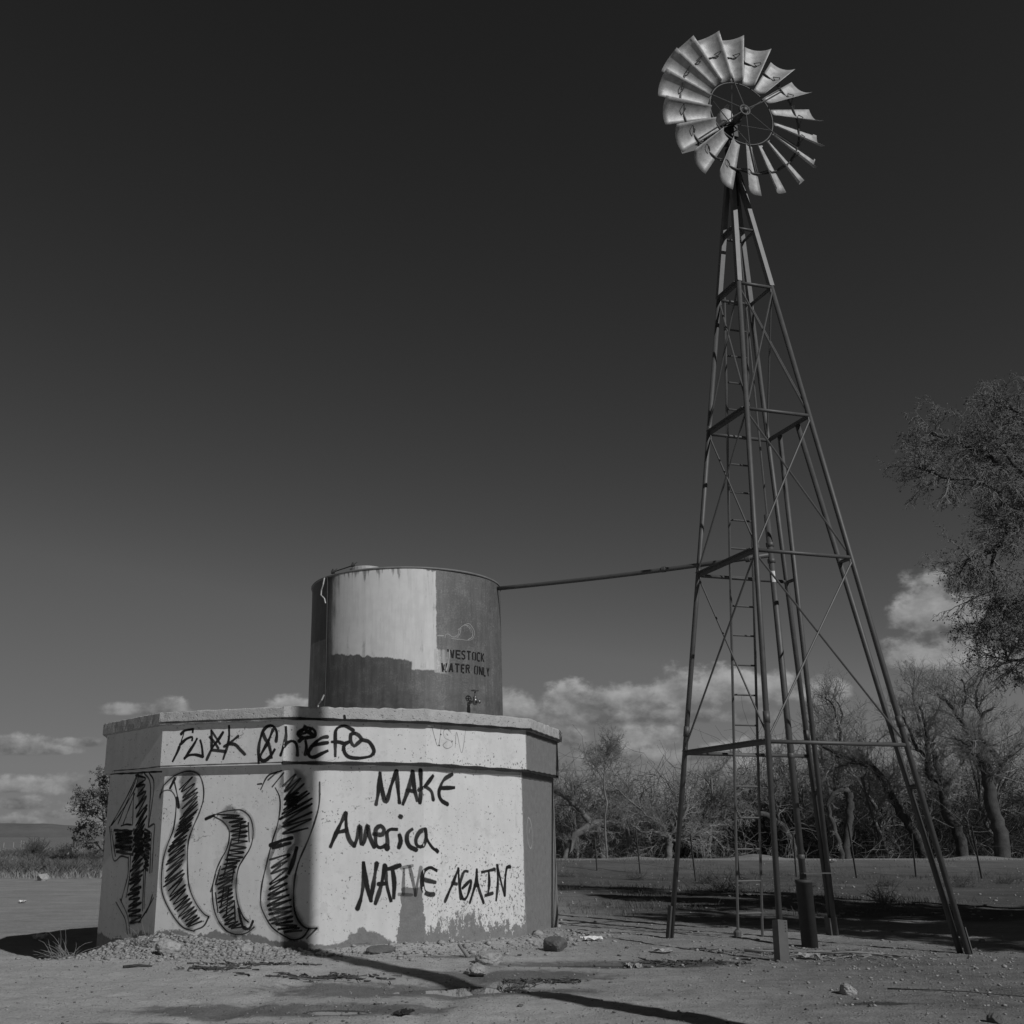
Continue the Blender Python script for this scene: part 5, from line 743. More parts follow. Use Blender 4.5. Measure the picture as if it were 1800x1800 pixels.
LIMBS = {'lean':(50,[(0.33,0.27,[(25.07,-0.16),(25.01,1.5),(24.68,2.21),(24.57,3.06),(24.79,3.91)]),(0.2,0.08,[(24.57,3.06),(24.49,4.18),(24.39,4.91),(24.44,5.72),(24.91,6.12)]),(0.22,0.05,[(24.57,3.78),(24.0,4.04),(24.01,4.91),(24.06,5.72),(23.93,6.53),(23.68,7.21)]),(0.12,0.04,[(24.01,4.91),(23.58,5.45),(23.45,6.53),(23.12,7.21)]),(0.1,0.03,[(24.06,5.72),(24.46,6.39),(25.15,7.35),(25.08,8.32)]),(0.08,0.02,[(23.93,6.53),(23.89,7.77),(24.27,9.02)])]),'fork':(47,[(0.4,0.28,[(25.22,-0.07),(25.31,1.49),(25.14,2.4),(25.13,3.57),(25.05,4.32),(24.87,4.82)]),(0.24,0.05,[(24.87,4.82),(24.68,5.64),(24.32,6.28),(23.84,6.99),(23.39,7.51)]),(0.12,0.04,[(25.05,4.32),(24.73,4.7),(24.35,5.2),(23.88,5.52)]),(0.22,0.06,[(25.26,3.57),(25.67,3.94),(25.77,4.38),(25.38,5.2),(25.0,5.64),(25.26,6.48),(25.77,6.86)]),(0.1,0.03,[(25.26,6.48),(25.08,6.99),(25.06,7.77),(25.51,8.56)]),(0.1,0.03,[(25.77,4.38),(26.35,4.82),(26.99,4.82)]),(0.08,0.03,[(24.32,6.28),(24.57,7.12),(24.46,8.1)])]),'arch':(52,[(0.3,0.2,[(24.35,-0.22),(23.94,1.37),(23.43,2.24),(23.05,3.06),(22.84,3.67)]),(0.24,0.14,[(22.84,3.67),(22.51,4.36),(21.99,4.77),(21.23,4.91),(20.69,5.19)]),(0.13,0.05,[(22.24,4.5),(21.57,4.77),(20.7,4.63),(19.77,4.57)]),(0.14,0.04,[(20.69,5.19),(19.96,5.61),(19.58,6.1)]),(0.1,0.03,[(20.89,5.05),(20.89,6.31),(21.14,7.16),(20.82,8.17)]),(0.08,0.02,[(20.89,6.31),(20.45,7.45),(19.84,7.81)])]),'snag':(46,[(0.2,0.2,[(18.09,-0.04),(18.37,1.61),(18.54,2.5),(18.55,3.13)]),(0.15,0.13,[(18.55,3.11),(18.23,3.25),(17.92,3.04),(17.58,2.53)]),(0.1,0.16,[(17.59,2.56),(17.72,1.78),(17.96,0.66),(17.94,-0.04)])]),'bow':(50,[(0.16,0.24,[(6.75,0.04),(7.04,0.83),(7.38,1.38),(8.01,1.81)]),(0.24,0.24,[(8.01,1.81),(8.72,1.93),(9.48,1.81),(9.9,1.32),(10.11,0.04)]),(0.2,0.08,[(8.01,1.87),(7.71,2.43),(7.09,2.99),(6.52,3.3),(5.89,3.68)]),(0.18,0.2,[(8.39,1.81),(8.54,0.89),(8.56,0.1)]),(0.1,0.03,[(9.48,1.81),(10.02,2.18),(10.7,2.8)])]),'small':(49,[(0.2,0.16,[(11.22,0.06),(11.39,0.72),(11.45,1.2),(11.37,1.38)]),(0.12,0.04,[(11.37,1.29),(10.85,1.53),(10.16,1.56),(9.68,1.92)]),(0.1,0.03,[(11.45,1.2),(12.14,1.2),(12.79,1.5),(13.32,1.86)]),(0.09,0.03,[(11.34,1.44),(11.12,1.8),(10.46,2.28),(9.5,3.14),(9.02,3.76)]),(0.1,0.03,[(11.47,1.38),(11.94,1.86),(12.38,2.65),(12.32,3.63)])]),'crook':(53,[(0.26,0.14,[(18.43,-0.04),(18.28,1.18),(17.81,1.9),(17.04,2.36),(15.96,2.49),(15.02,2.62)]),(0.1,0.03,[(17.81,1.9),(17.66,3.15),(17.19,3.95)]),(0.1,0.03,[(15.96,2.49),(15.62,3.29),(15.98,4.29)]),(0.1,0.03,[(18.28,1.18),(19.03,2.49),(19.02,3.69)])]),'sapling':(48,[(0.06,0.03,[(8.4,0.09),(8.44,2.74),(8.43,3.71),(8.57,4.62),(8.84,5.49)]),(0.035,0.015,[(8.43,3.71),(8.0,4.44),(7.71,4.99)]),(0.03,0.012,[(8.48,4.01),(8.89,4.62),(9.16,4.99)])]),'elm':(20,[(0.28,0.096,[(13.01,0.45),(13.2,3.09),(13.29,5.27),(13.25,6.88)]),(0.10880000000000001,0.036,[(13.25,6.88),(12.84,7.84),(11.96,8.75),(11.75,8.94),(11.23,9.31),(10.84,9.5)]),(0.10200000000000001,0.03,[(13.25,6.88),(12.61,7.84),(11.92,7.48),(11.62,8.08),(10.62,8.32),(10.07,8.5)]),(0.0884,0.03,[(12.82,7.71),(12.12,7.59),(11.82,7.18),(11.47,6.77),(10.94,6.59),(10.67,6.3)]),(0.04760000000000001,0.012,[(11.61,6.94),(11.42,6.42),(11.44,5.84),(11.61,5.5),(11.27,5.11)]),(0.068,0.018,[(13.18,5.27),(12.32,4.83),(11.63,4.61),(11.42,5.05)]),(0.0816,0.024,[(13.25,6.88),(13.01,8.81),(12.6,9.82),(12.31,10.2)]),(0.068,0.018,[(13.17,7.12),(12.37,8.44),(11.85,9.56)]),(0.068,0.018,[(13.17,5.84),(12.45,6.18),(11.81,5.73),(11.27,5.84)])])}
def limbed_tree(key, name, label, seed, twigL=1.5, dens=1.5, matT='bark', matC='twig', leafy=0, leafsize=.05, group=None, up=.06, droop=0., ydepth=.6, nosprout=0):
    Y, limbs = LIMBS[key]; rg = np.random.default_rng(seed)
    x0, z0 = limbs[0][2][0]; rt = root(name, (x0, Y, terrain(np.array([x0]), np.array([Y]), False)[0]), label, "tree", group)
    trunk, out = [], {}
    for i, (r0, r1, pts) in enumerate(limbs):
        dy = 0. if i == 0 else rg.uniform(-ydepth, ydepth)
        n = len(pts); P = resample([(x, Y+dy*(k/(n-1))*abs(z-limbs[0][2][-1][1])*.5, z) for k, (x, z) in enumerate(pts)])
        P[1:-1] += rg.normal(0, .03, P[1:-1].shape); rr = np.linspace(r0, r1, len(P))*.8*(1+rg.normal(0, .03, len(P)))
        trunk.append((P, rr)); L = np.sum(np.linalg.norm(np.diff(P, axis=0), axis=1))
        if i >= nosprout: sprout(rg, P, rr, max(4, int(L*dens*4.0)), twigL, 2, out, up, .2, .12 if i else .6, .85, droop)
    tr = tubes(trunk, 9, "trunk", MAT[matT], rt)
    crown = tubes(out.get(2, [])+out.get(1, [])+out.get(0, []), 3, "crown", MAT[matC], rt)
    if leafy: leaves(rg, out.get(0, []), leafy, leafsize, "leaves", MAT['leaf'], rt, .05)
    return rt
GRP = "bare trees along the wash"
limbed_tree('lean', "bare_tree", "tall bare tree with broken top fork right of the windmill's right leg", 11, 1.9, 1.5, 'bark_dark')
limbed_tree('fork', "bare_tree", "largest bare tree with thick leaning limbs forking at the right edge", 12, 2.0, 1.5, 'bark_dark')
limbed_tree('arch', "bare_tree", "bare tree with a thick limb arching left behind the windmill's right side", 13, 1.9, 1.3, 'bark_dark')
limbed_tree('snag', "dead_snag", "broken dead snag bent over like a hook behind the windmill", 14, .6, .5, 'bark_dark', nosprout=1)
limbed_tree('bow', "bare_tree", "low bowed tree whose trunk arches to the ground beside the concrete tank", 15, 1.5, 1.5, 'bark')
limbed_tree('small', "bare_tree", "small bare tree with low spreading limbs behind the windmill's left leg", 16, 1.5, 1.9, 'bark')
limbed_tree('crook', "bare_tree", "crooked bare tree leaning left behind the ladder", 17, 1.6, 1.6, 'bark_dark')
limbed_tree('sapling', "bare_sapling", "slim pale bare sapling rising behind the bowed tree", 18, 1.1, 2.2, 'bark')
def wild_tree(name, label, x, y, h, seed, matT='bark', matC='twig', r=.16, lean=0., leafy=0, leafsize=.06, spread=.8, n1=9, L=None, cat="tree", lowest=.25, lmat='leaf', group=None):
    rg = np.random.default_rng(seed); z = float(terrain(np.array([x]), np.array([y]), False)[0]); rt = root(name, (x, y, z), label, cat, group)
    P, _ = wander(rg, np.array([x, y, z-.2]), np.array([lean, 0, 1.]), h*.72, 9, .12, .05); rr = np.linspace(r, r*.25, len(P)); out = {}
    sprout(rg, P, rr, n1, L or h*.42, 3, out, .07, .2, lowest, spread, 0., .6)
    tubes([(P, rr)]+out.get(3, []), 7, "trunk", MAT[matT], rt)
    tubes(out.get(2, [])+out.get(1, [])+out.get(0, []), 3, "crown", MAT[matC], rt)
    if leafy: leaves(rg, out[0], leafy, leafsize, "leaves", MAT[lmat], rt, .08)
    return rt
def pxX(px, y): return (px-730.75)/1831.6*(y*.959-.383)
for k, (px, y, h, lab) in enumerate([(1010, 55, 6.8, "fine-twigged bare tree nearest the concrete tank"), (1120, 57, 7.2, "thin upright bare tree left of the windmill's left leg"), (1215, 54, 7.4, "bushy bare tree directly behind the windmill's left leg"),
        (1290, 56, 7.2, "pale bare tree seen through the windmill ladder"), (1390, 58, 8.4, "slender bare tree behind the well casing"), (1450, 55, 10.2, "high spreading bare tree between the windmill's back and right legs"), (1500, 60, 10.8, "tall fine-twigged bare tree above the arching limb"),
        (1610, 57, 12.0, "tallest bare tree with twigs reaching the low cloud"), (1700, 59, 11.6, "broad bare tree behind the forked tree"), (1770, 56, 11.2, "bare tree at the right edge half hidden by dark leafy branches"), (1560, 53, 7.5, "low bare tree with pale drooping sprays near the right leg")]):
    wild_tree("bare_tree", lab, pxX(px, y), y, h+1.4, 40+k, 'bark', 'twig' if k % 3 else 'twig', .17, random.Random(k).uniform(-.2, .2), 0, .05, .75, 9, h*.40)
wild_tree("leafy_tree", "bushy grey tree on the plain behind the left side of the concrete tank", pxX(188, 82), 82, 8.0, 71, 'bark', 'twig_dark', .2, -.15, 2, .09, .9, 17, 3.6, "tree", .12, 'leaf_mid')
limbed_tree('elm', "elm_tree", "large dark elm whose leafy branches hang into the picture at the right edge", 21, .92, 2.9, 'bark_dark', 'twig_elm', 1, .021, None, .0, .035, .5)
for k, (x, y, h) in enumerate([(11.6, 7.4, 13.), (16.2, 9.2, 13.), (20.5, 12., 12.5), (14.8, 4.2, 13.), (24., 8.5, 12.), (15.6, 13.8, 13.)]):
    lab = ["round leafy elm closest to the windmill, off to its right", "broad leafy elm standing second along the right row", "leafy elm at the far end of the right row", "leafy elm nearest the utility pole on the right", "leafy elm farthest out to the right", "leafy elm standing behind the second one of the right row"][k]
    wild_tree("elm_tree", lab, x, y, h, 90+k, 'bark_dark', 'twig_dark', .24, .05, 1, .12, .85, 13, 3.8, "tree", .5)

# thicket along the wash: one tangled mass
def thicket(n, seed, y0, y1, h0, h1, r0, mat, label, side=0.):
    rg = np.random.default_rng(seed); L_ = []
    for i in range(n):
        y = rg.uniform(y0, y1); px = rg.uniform(965, 1900); x = pxX(px, y); z = float(terrain(np.array([x]), np.array([y]), False)[0]); h = rg.uniform(h0, h1)*(1+.25*(px > 1350))*(.6+.8*float(fbm(np.array([x]), np.array([y]), .3, 2, 5)[0]))
        if rg.random() < .1: h *= 1.15
        P, d = wander(rg, np.array([x, y, z]), np.array([rg.normal(0, .4), rg.normal(0, .4), 1.]), h, 6, .25, .05); L_.append((P, np.linspace(r0, r0*.3, 7)))
        for j in range(15):
            k = rg.integers(1, 7); Q, _ = wander(rg, P[k], rg.normal(0, .85, 3)+np.array([0, 0, .35]), h*rg.uniform(.15, .36), 3, .35, .02); L_.append((Q, np.linspace(r0*.55, r0*.25, 4)))
    return tag(tubes(L_, 3, "undergrowth", MAT[mat], None), label, "undergrowth", kind="stuff")
thicket(3600, 77, 54.5, 78, 2.8, 6.4, .022, 'brush', "tangled leafless undergrowth filling the wash behind the bare trees")  # shade inside the wash is put into the very dark brush colour
thicket(150, 78, 49.5, 57, 1.2, 3.8, .016, 'twig', "pale leafless saplings and brush at the front of the wash")
# dry weeds and grass
def blades(name, mat, gen, n, hmin, hmax, wd, label, bend=.35, seed=3):
    rg = np.random.default_rng(seed); XY = gen(rg, n); z = terrain(XY[:, 0], XY[:, 1], False); n = len(XY)
    a = rg.uniform(0, 2*np.pi, n); h = rg.uniform(hmin, hmax, n); b = rg.normal(0, bend, (n, 2))*h[:, None]
    p0 = np.stack([XY[:, 0], XY[:, 1], z-.02], 1); wv = np.stack([np.cos(a), np.sin(a), 0*a], 1)*wd
    mid = p0+np.stack([b[:, 0]*.35, b[:, 1]*.35, h*.6], 1); top = p0+np.stack([b[:, 0], b[:, 1], h], 1)
    V = np.stack([p0-wv, p0+wv, mid+wv*.7, mid-wv*.7, top+wv*.15, top-wv*.15], 1).reshape(-1, 3); i = np.arange(n)[:, None]*6
    F = np.concatenate([i+np.array([[0, 1, 2, 3]]), i+np.array([[3, 2, 4, 5]])])
    return tag(mesh_obj(name, V, F, mat), label, name.replace('_', ' '), kind="stuff")
def clumped(rg, n, fx, fy, sc, thr, seed):
    y = fy(rg, n*4); x = fx(rg, y); m = fbm(x, y, sc, 3, seed) > thr; return np.stack([x, y], 1)[m][:n]
blades("dry_weeds", MAT['weed'], lambda r, n: clumped(r, n, lambda q, y: q.uniform(.11, .62, len(y))*y, lambda q, m: q.uniform(19.5, 45, m), .55, .60, 41), 6500, .03, .17, .006, "low dry weeds scattered over the ground before the earth bank", .6)
blades("dry_grass", MAT['straw'], lambda r, n: clumped(r, n, lambda q, y: q.uniform(-.46, -.22, len(y))*y, lambda q, m: 52*np.exp(q.uniform(0, 1.25, m)), .12, .40, 43), 30000, .12, .42, .02, "pale dry grass covering the plain left of the concrete tank", .6, 5)
blades("dark_scrub", MAT['weed'], lambda r, n: clumped(r, n, lambda q, y: q.uniform(-.46, -.22, len(y))*y, lambda q, m: 54*np.exp(q.uniform(0, .9, m)), .2, .52, 45), 14000, .25, .7, .03, "dark low scrub mixed into the grass left of the concrete tank", .8, 6)

# ------------------------------------------------------------------ fence
def fence(posts, label, wires=(.35, .7, 1.05)):
    rt = root("wire_fence", (posts[0][0], posts[0][1], 0), label, "fence"); tops = []
    for i, (x, y, h, lx) in enumerate(posts):
        z = float(terrain(np.array([x]), np.array([y]), False)[0]); m_ = MB().box((x+lx*h/2, y, z+h/2-.05), (.022, 0, 0), (0, .02, 0), (lx*h/2, 0, h/2+.05)); m_.box((x+lx*h/2, y-.03, z+h/2-.05), (.006, 0, 0), (0, .018, 0), (lx*h/2, 0, h/2+.05)); m_.build("post", MAT['post'], rt)
        tops.append((x, y, z, h, lx))
    m_ = MB()
    for a, b in zip(tops, tops[1:]):
        for wz in wires: m_.tube([(a[0]+a[4]*wz, a[1], a[2]+wz), ((a[0]+b[0])/2, (a[1]+b[1])/2, (a[2]+b[2])/2+wz-.03), (b[0]+b[4]*wz, b[1], b[2]+wz)], .0035, 4)
    m_.build("wire", MAT['post'], rt); return rt
fence([(pxX(px, y), y, h, lx) for px, y, h, lx in ((1050, 39.5, 1.15, -.03), (1126, 38.6, 1.5, -.05), (1223, 35., 1.45, -.05), (1300, 36.5, 1.3, 0), (1400, 37.2, 1.4, .02), (1506, 36.3, 1.75, -.05), (1610, 37.5, 1.4, .03), (1726, 36.2, 1.7, -.06), (1840, 36., 1.5, 0))], "sagging wire fence on thin dark posts before the earth bank")
# ------------------------------------------------------------------ shrubs and tufts
def shrub(name, label, x, y, wd, h, n, mat, seed, group=None, r=.006, cat="shrub"):
    rg = np.random.default_rng(seed); z = gz(x, y); rt = root(name, (x, y, z), label, cat, group); L = []
    for i in range(n):
        d = np.array([rg.normal(0, wd/h*.75), rg.normal(0, wd/h*.75), 1.]); P, dd_ = wander(rg, np.array([x+rg.normal(0, wd*.12), y+rg.normal(0, wd*.12), z-.02]), d, h*rg.uniform(.6, 1.15), 4, .22, -.02); L.append((P, np.linspace(r, r*.4, 5)))
        for j in range(4): k = rg.integers(1, 5); Q, _ = wander(rg, P[k], rg.normal(0, 1, 3)+np.array([0, 0, .4]), h*rg.uniform(.15, .4), 3, .3, 0); L.append((Q, np.linspace(r*.6, r*.3, 4)))
    tubes(L, 3, "branches", MAT[mat], rt); return rt
for k, (px, y, wd, h, mat, lab) in enumerate([(1270, 27, 1.3, .75, 'weed', "rounded dry tumbleweed left of the windmill ladder"), (1240, 33, 1.1, .6, 'weed', "low dark tumbleweed behind the windmill's left leg"), (1120, 36, 1.0, .5, 'weed', "low tumbleweed beside the leftmost fence posts"), (1000, 37, 1.2, .35, 'twig_dark', "dark brush heap next to the concrete tank"),
        (1420, 30, 1.2, .45, 'weed', "dry weed clump beside the well casing"), (1560, 30.5, 1.0, .4, 'weed', "dry weed clump left of the windmill's right leg"), (1690, 31, 1.4, .55, 'weed', "wide dry weed clump right of the windmill's right leg"), (1555, 23, .55, .5, 'straw', "sparse pale weed stalks in the shade right of the windmill"), (1770, 33, 1.3, .5, 'weed', "dry weed clump at the right edge")]):
    shrub("dry_shrub", lab, pxX(px, y), y, wd, h, 60, mat, 200+k)
shrub("dark_shrub", "dark rounded shrub alone in the grass at the far left", pxX(62, 96), 96, 1.3, 1.7, 160, 'weed', 300, None, .03)
shrub("dark_shrub", "low brush beside the leaning wooden post at the far left", pxX(112, 104), 104, 1.6, 1.3, 120, 'twig_dark', 301, None, .03)
shrub("dark_shrub", "pale brush under the bushy tree at the far left", pxX(165, 78), 78, 1.6, 1.1, 120, 'weed', 302, None, .02)
for k, (px, y, h, lab) in enumerate([(128, 100, 1.9, "short dark wooden post left of the bushy tree"), (134, 101, 1.6, "dark wooden post closest to the bushy tree")]):
    x = pxX(px, y); rt = root("wooden_post", (x, y, gz(x, y)), lab, "post"); MB().tube([(x, y, gz(x, y)-.1), (x+.04, y, gz(x, y)+h)], [.11, .09], 8).build("stake", MAT['post'], rt)
for k, (px, h) in enumerate([(7, .1), (24, .15), (37, .45), (42, .4)]):
    x = pxX(px, 190); tag(MB().tube([(x, 190, -.7), (x, 190, h+.15)], .06, 6).build("white_post", MAT['stone']), "small white post far off on the plain at left", "post", "white posts far off on the plain")
def tuft(label, x, y, n, h, seed, lean=(0, 0), mat='straw'):
    rg = np.random.default_rng(seed); z = gz(x, y); L = []
    for i in range(n):
        d = np.array([rg.normal(lean[0], .6), rg.normal(lean[1], .5), .55]); P, _ = wander(rg, np.array([x+rg.normal(0, .08), y+rg.normal(0, .06), z]), d, h*rg.uniform(.5, 1.2), 4, .15, -.12); L.append((P, np.linspace(.005, .0015, 5)))
    o = tubes(L, 3, "grass_tuft", MAT[mat], None); return tag(o, label, "grass tuft")
tuft("straw tuft at the shaded left foot of the concrete tank", -4.15, 13.35, 60, .32, 401, (-.5, 0))
tuft("thin straw tuft on top of the gravel mound at the wall corner", -3.35, 13.72, 30, .30, 402, (.1, 0))
tuft("flattened dry grass by the middle puddle", .95, 11.0, 40, .13, 403, (.3, -.2), 'weed')

# ------------------------------------------------------------------ stones, gravel and litter
def rock(name, label, x, y, sx, sy, sz, mat, seed, cat="rock", sink=.25):
    rg = np.random.default_rng(seed); import bmesh
    bm = bmesh.new(); bmesh.ops.create_icosphere(bm, subdivisions=4, radius=1.); me = bpy.data.meshes.new(name)
    pl = rg.normal(0, 1, (9, 3)); pl /= np.linalg.norm(pl, axis=1)[:, None]; dd_ = rg.uniform(.55, .9, 9)
    for v in bm.verts:
        p = np.array(v.co); 
        for nrm_, d_ in zip(pl, dd_):
            e = p.dot(nrm_)-d_
            if e > 0: p = p-nrm_*e*.9
        p *= 1+.34*(fbm(np.array([p[0]*2+seed]), np.array([p[1]*2+p[2]*3]), 1.9, 4)[0]-.5)
        v.co = p*np.array([sx, sy, sz])
    bm.to_mesh(me); bm.free(); me.materials.append(MAT[mat]); o = bpy.data.objects.new(name, me); col.objects.link(o)
    o.location = (x, y, gz(x, y)+sz*(1-2*sink)*.8); o.rotation_euler.z = rg.uniform(0, 6); return tag(o, label, cat)
rock("rock", "large pale rock on the gravel mound before the graffiti wall", -2.92, 13.15, .17, .13, .13, 'stone', 1)
rock("rock", "second pale rock low on the gravel mound, toward the wall corner", -2.0, 13.2, .08, .07, .06, 'stone', 2)
rock("rock", "large dark rock at the right foot of the concrete tank", 1.72, 13.72, .22, .15, .12, 'stone_dark', 3)
rock("rock", "pale rock under the word AGAIN, in front of the wall", .82, 12.55, .16, .12, .10, 'stone', 4)
rock("rock", "rough pale clod in the middle of the damp ground", .62, 11.75, .20, .12, .08, 'stone', 5)
rock("rock", "lone pale half-buried stone in the right foreground", 3.84, 10.05, .085, .07, .065, 'stone', 6)
rock("rock", "small dark stone at the bottom edge, right of the pole's shadow", 4.35, 8.55, .06, .05, .05, 'stone_dark', 7)
rock("rock", "pale boulder at the edge of the grass far left", pxX(78, 50), 50, .38, .3, .26, 'stone', 8)
rock("rock", "dark clod beside the base of the concrete tank's middle face", -.42, 13.35, .22, .10, .06, 'stone_dark', 9)
def scrap(label, x, y, sx, sy, seed, mat='white', h=.03, cat="litter", name="crumpled_litter"):
    rg = np.random.default_rng(seed); n = 7; a = rg.uniform(0, 3.1); vs = []
    z0 = gz(x, y)
    for j in range(n):
        for i in range(n):
            u, v = (i/(n-1)-.5)*2*sx, (j/(n-1)-.5)*2*sy; vs.append((x+u*math.cos(a)-v*math.sin(a), y+u*math.sin(a)+v*math.cos(a), z0+.012+h*rg.random()))
    o = mesh_obj(name, vs, [(j*n+i, j*n+i+1, (j+1)*n+i+1, (j+1)*n+i) for j in range(n-1) for i in range(n-1)], MAT[mat]); so = o.modifiers.new("sheet", 'SOLIDIFY'); so.thickness = .004
    return tag(o, label, cat)
scrap("crumpled white bag lying in the long puddle right of the tank", 2.42, 12.42, .13, .07, 1, 'stone', .07)
scrap("white sheet of litter lying behind the windmill ladder", pxX(1318, 25.5), 25.5, .28, .16, 2, 'white', .06)
scrap("small white scraps near the right foot of the concrete tank", 2.35, 14.9, .13, .08, 3, 'white', .05)
scrap("pale crushed carton left of the windmill's front foot", 3.0, 13.6, .12, .07, 4, 'stone', .05)
scrap("white litter caught before the earth bank at the far right", pxX(1460, 42), 42, .22, .15, 5, 'white', .12)
scrap("flattened pale bottle on the ground far left of the tank", -6.95, 20.6, .25, .1, 6, 'white', .1)
scrap("white scrap on the pale ground farther out at left", pxX(43, 33), 33, .2, .1, 7, 'white', .08)
scrap("dark rag lying at the bottom of the picture", -.1, 8.95, .10, .05, 8, 'black', .03)
scrap("pale paper scrap against the windmill's front foot", 4.55, 12.95, .12, .05, 9, 'stone', .06)
def stick(label, pts, r, mat='wood', cat="stick", name="stick"):
    P = [(x, y, gz(x, y)+dz) for x, y, dz in pts]; o = MB().tube(P, [r*(1-.5*k/(len(P)-1)) for k in range(len(P))], 7).build(name, MAT[mat], None, True); return tag(o, label, cat)
stick("long thin stick in the foreground left of the puddle", [(-1.5, 11.25, .01), (-1.1, 11.12, .02), (-.62, 11.0, .008)], .007)
stick("bent pale branch on the ground behind the windmill's front foot", [(4.0, 13.62, .03), (4.25, 13.5, .045), (4.5, 13.52, .03), (4.75, 13.42, .04), (5.0, 13.46, .02)], .017)
stick("thin bent stick lying beside the well casing", [(4.7, 13.2, .03), (5.1, 13.1, .05), (5.5, 13.15, .02)], .018)
stick("bent thin stick in the right foreground", [(4.3, 10.3, .01), (4.6, 10.12, .02), (4.9, 10.08, .015), (5.15, 9.9, .03), (5.5, 9.78, .01), (5.8, 9.6, .02), (6.2, 9.52, .01)], .006, 'bark_dark')
stick("short dark stick in the lower left foreground", [(-3.1, 11.9, .01), (-2.95, 11.95, .02), (-2.8, 11.93, .01)], .018, 'bark_dark')
def twig_litter(label, x, y, lx, ly, n, seed, mat='bark_dark', ln=.14):
    rg = np.random.default_rng(seed); L = []
    for i in range(n):
        px, py = x+rg.normal(0, lx), y+rg.normal(0, ly); a = rg.uniform(0, 6.28); h = ln*rg.uniform(.3, 1.1)
        P, _ = wander(rg, np.array([px, py, 0.]), np.array([math.cos(a), math.sin(a), 0.]), h, 3, .25, 0); P[:, 2] = terrain(P[:, 0], P[:, 1])+.006+.022*rg.random()*np.linspace(rg.random(), rg.random(), 4); L.append((P, np.linspace(.007, .003, 4)*rg.uniform(.6, 1.8)))
    return tag(tubes(L, 4, "twig_litter", MAT[mat], None), label, "twig litter")
twig_litter("long streak of dark twig litter below the gravel mound", -1.75, 12.15, .30, .05, 90, 1)
twig_litter("flat patch of dark twig litter farther left in the foreground", -2.15, 11.75, .16, .04, 60, 2)
twig_litter("dark damp twig litter left of the long puddle", -.95, 11.3, .34, .10, 130, 3)
twig_litter("dark twigs heaped behind the windmill's front foot", 4.55, 13.75, .5, .12, 130, 4, 'bark', .22)
twig_litter("pale twigs and bark scattered beside the well casing", 5.0, 13.15, .4, .12, 110, 5, 'wood', .2)
twig_litter("wet twigs at the right end of the middle puddle", 1.3, 11.2, .22, .06, 70, 6)
twig_litter("dark twigs on the damp ground between the tank and the windmill", 3.0, 12.6, .4, .08, 110, 7)
stick("short plank end leaning on the dirt under the word NATIVE", [(.62, 13.05, .0), (.5, 13.12, .14)], .03, 'wood')
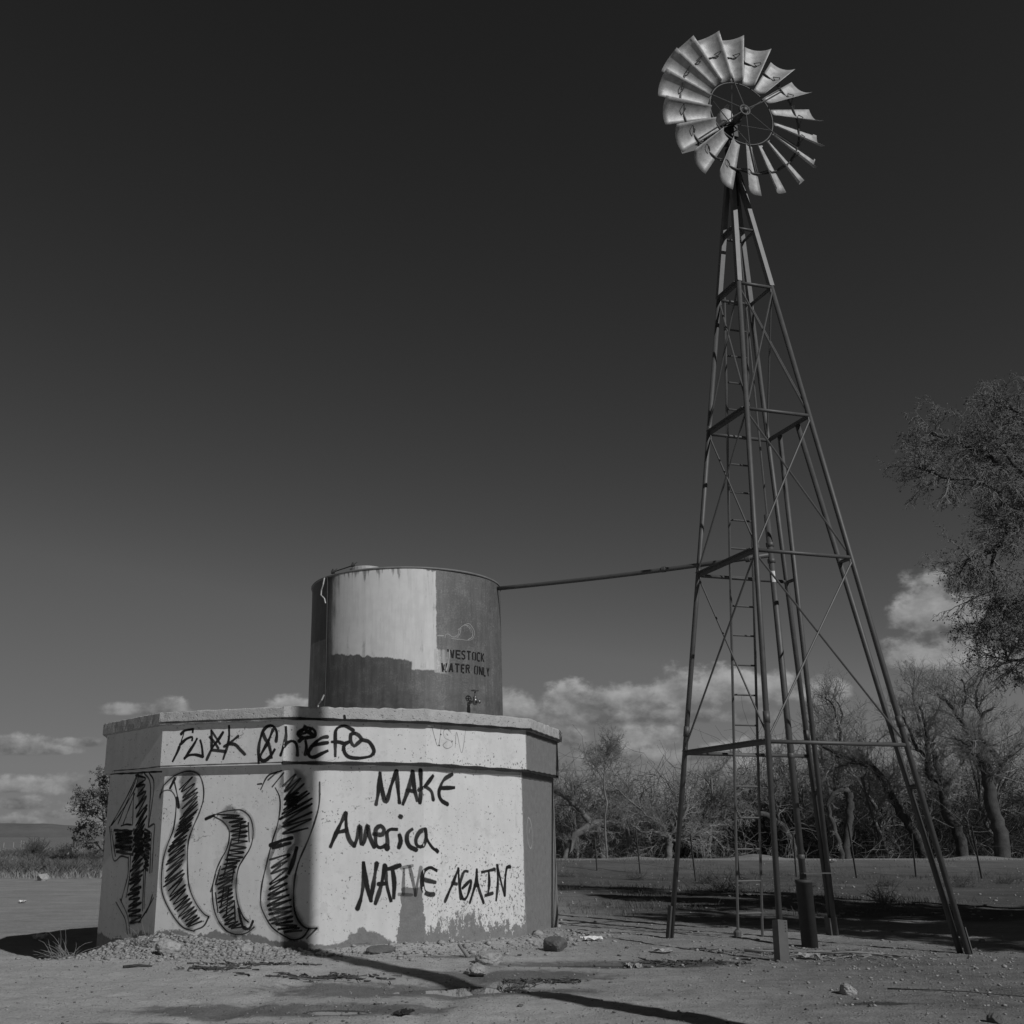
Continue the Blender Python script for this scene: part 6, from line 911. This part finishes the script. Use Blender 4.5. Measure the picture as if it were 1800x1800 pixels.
def gravel(n, gen, smin, smax, label, seed, mat):
    rg = np.random.default_rng(seed); XY = gen(rg, n); n = len(XY); z = terrain(XY[:, 0], XY[:, 1]); s = smin*(smax/smin)**(rg.random(n)**2.8)
    B = np.array([[1, 0, 0], [0, 1, 0], [-1, 0, 0], [0, -1, 0], [0, 0, 1], [0, 0, -1]], float); B = np.concatenate([B, [[.6, .6, .55], [-.6, .6, .5], [-.6, -.6, .55], [.6, -.6, .5]]])
    T = np.array([[0, 6, 4], [6, 1, 4], [1, 7, 4], [7, 2, 4], [2, 8, 4], [8, 3, 4], [3, 9, 4], [9, 0, 4], [0, 1, 6], [1, 2, 7], [2, 3, 8], [3, 0, 9], [1, 0, 5], [2, 1, 5], [3, 2, 5], [0, 3, 5]])
    V = B[None]*(1+rg.normal(0, .22, (n, 10, 1)))*np.stack([1+.4*rg.random(n), 1+.2*rg.random(n), .5+.4*rg.random(n)], 1)[:, None, :]*s[:, None, None]
    a = rg.uniform(0, 6.28, n); ca, sa = np.cos(a)[:, None], np.sin(a)[:, None]
    V = np.stack([V[..., 0]*ca-V[..., 1]*sa, V[..., 0]*sa+V[..., 1]*ca, V[..., 2]], -1)+np.stack([XY[:, 0], XY[:, 1], z+s*.25], 1)[:, None]
    F = (np.arange(n)[:, None, None]*10+T[None]).reshape(-1, 3)
    return tag(mesh_obj("gravel", V.reshape(-1, 3), F, MAT[mat]), label, "gravel", kind="stuff")
def around(rg, n, a0, a1, r0, sd):
    a = rg.uniform(a0, a1, n); r = WR+np.abs(rg.normal(r0, sd, n))+.02; return np.stack([DX+r*np.sin(a), DY-r*np.cos(a)], 1)
gravel(15000, lambda r, n: around(r, n, -1.35, -.02, .0, .62), .004, .034, "loose pale gravel heaped along the foot of the graffiti wall", 1, 'pebble')
gravel(2600, lambda r, n: around(r, n, -.05, 1.35, .0, .5), .003, .022, "gravel and crumbs along the right foot of the wall", 2, 'pebble')
def fore(r, n): y = r.uniform(8.2, 14.5, n); return np.stack([r.uniform(-.44, .66, n)*y, y], 1)
gravel(4500, fore, .003, .014, "small stones strewn over the dirt in the foreground", 3, 'pebble')
gravel(900, lambda r, n: np.stack([r.normal(4.9, 1.3, n), r.normal(13.3, .7, n)], 1), .004, .026, "stones and crumbs round the windmill's feet", 4, 'pebble')
gravel(1600, lambda r, n: np.stack([r.uniform(.13, .62, n), r.uniform(15, 45, n)], 1)*np.stack([np.ones(n), np.ones(n)], 1)*1.0 if False else (lambda y: np.stack([r.uniform(.12, .62, n)*y, y], 1))(r.uniform(15, 46, n)),   .006, .04, "scattered stones on the ground before the earth bank", 5, 'pebble')
gravel(130, lambda r, n: around(r, n, -1.3, 1.3, .1, .45), .03, .07, "larger clods among the gravel along the wall", 8, 'stone')
gravel(800, lambda r, n: np.stack([r.normal(5.6, 1.1, n), r.normal(10.6, 1.1, n)], 1), .004, .022, "crumbs and pebbles gathered in the right foreground", 10, 'pebble')
gravel(70, fore, .012, .028, "scattered clods on the dirt in the foreground", 9, 'stone_dark')
gravel(900, fore, .004, .016, "dark pebbles strewn over the dirt in the foreground", 6, 'stone_dark')
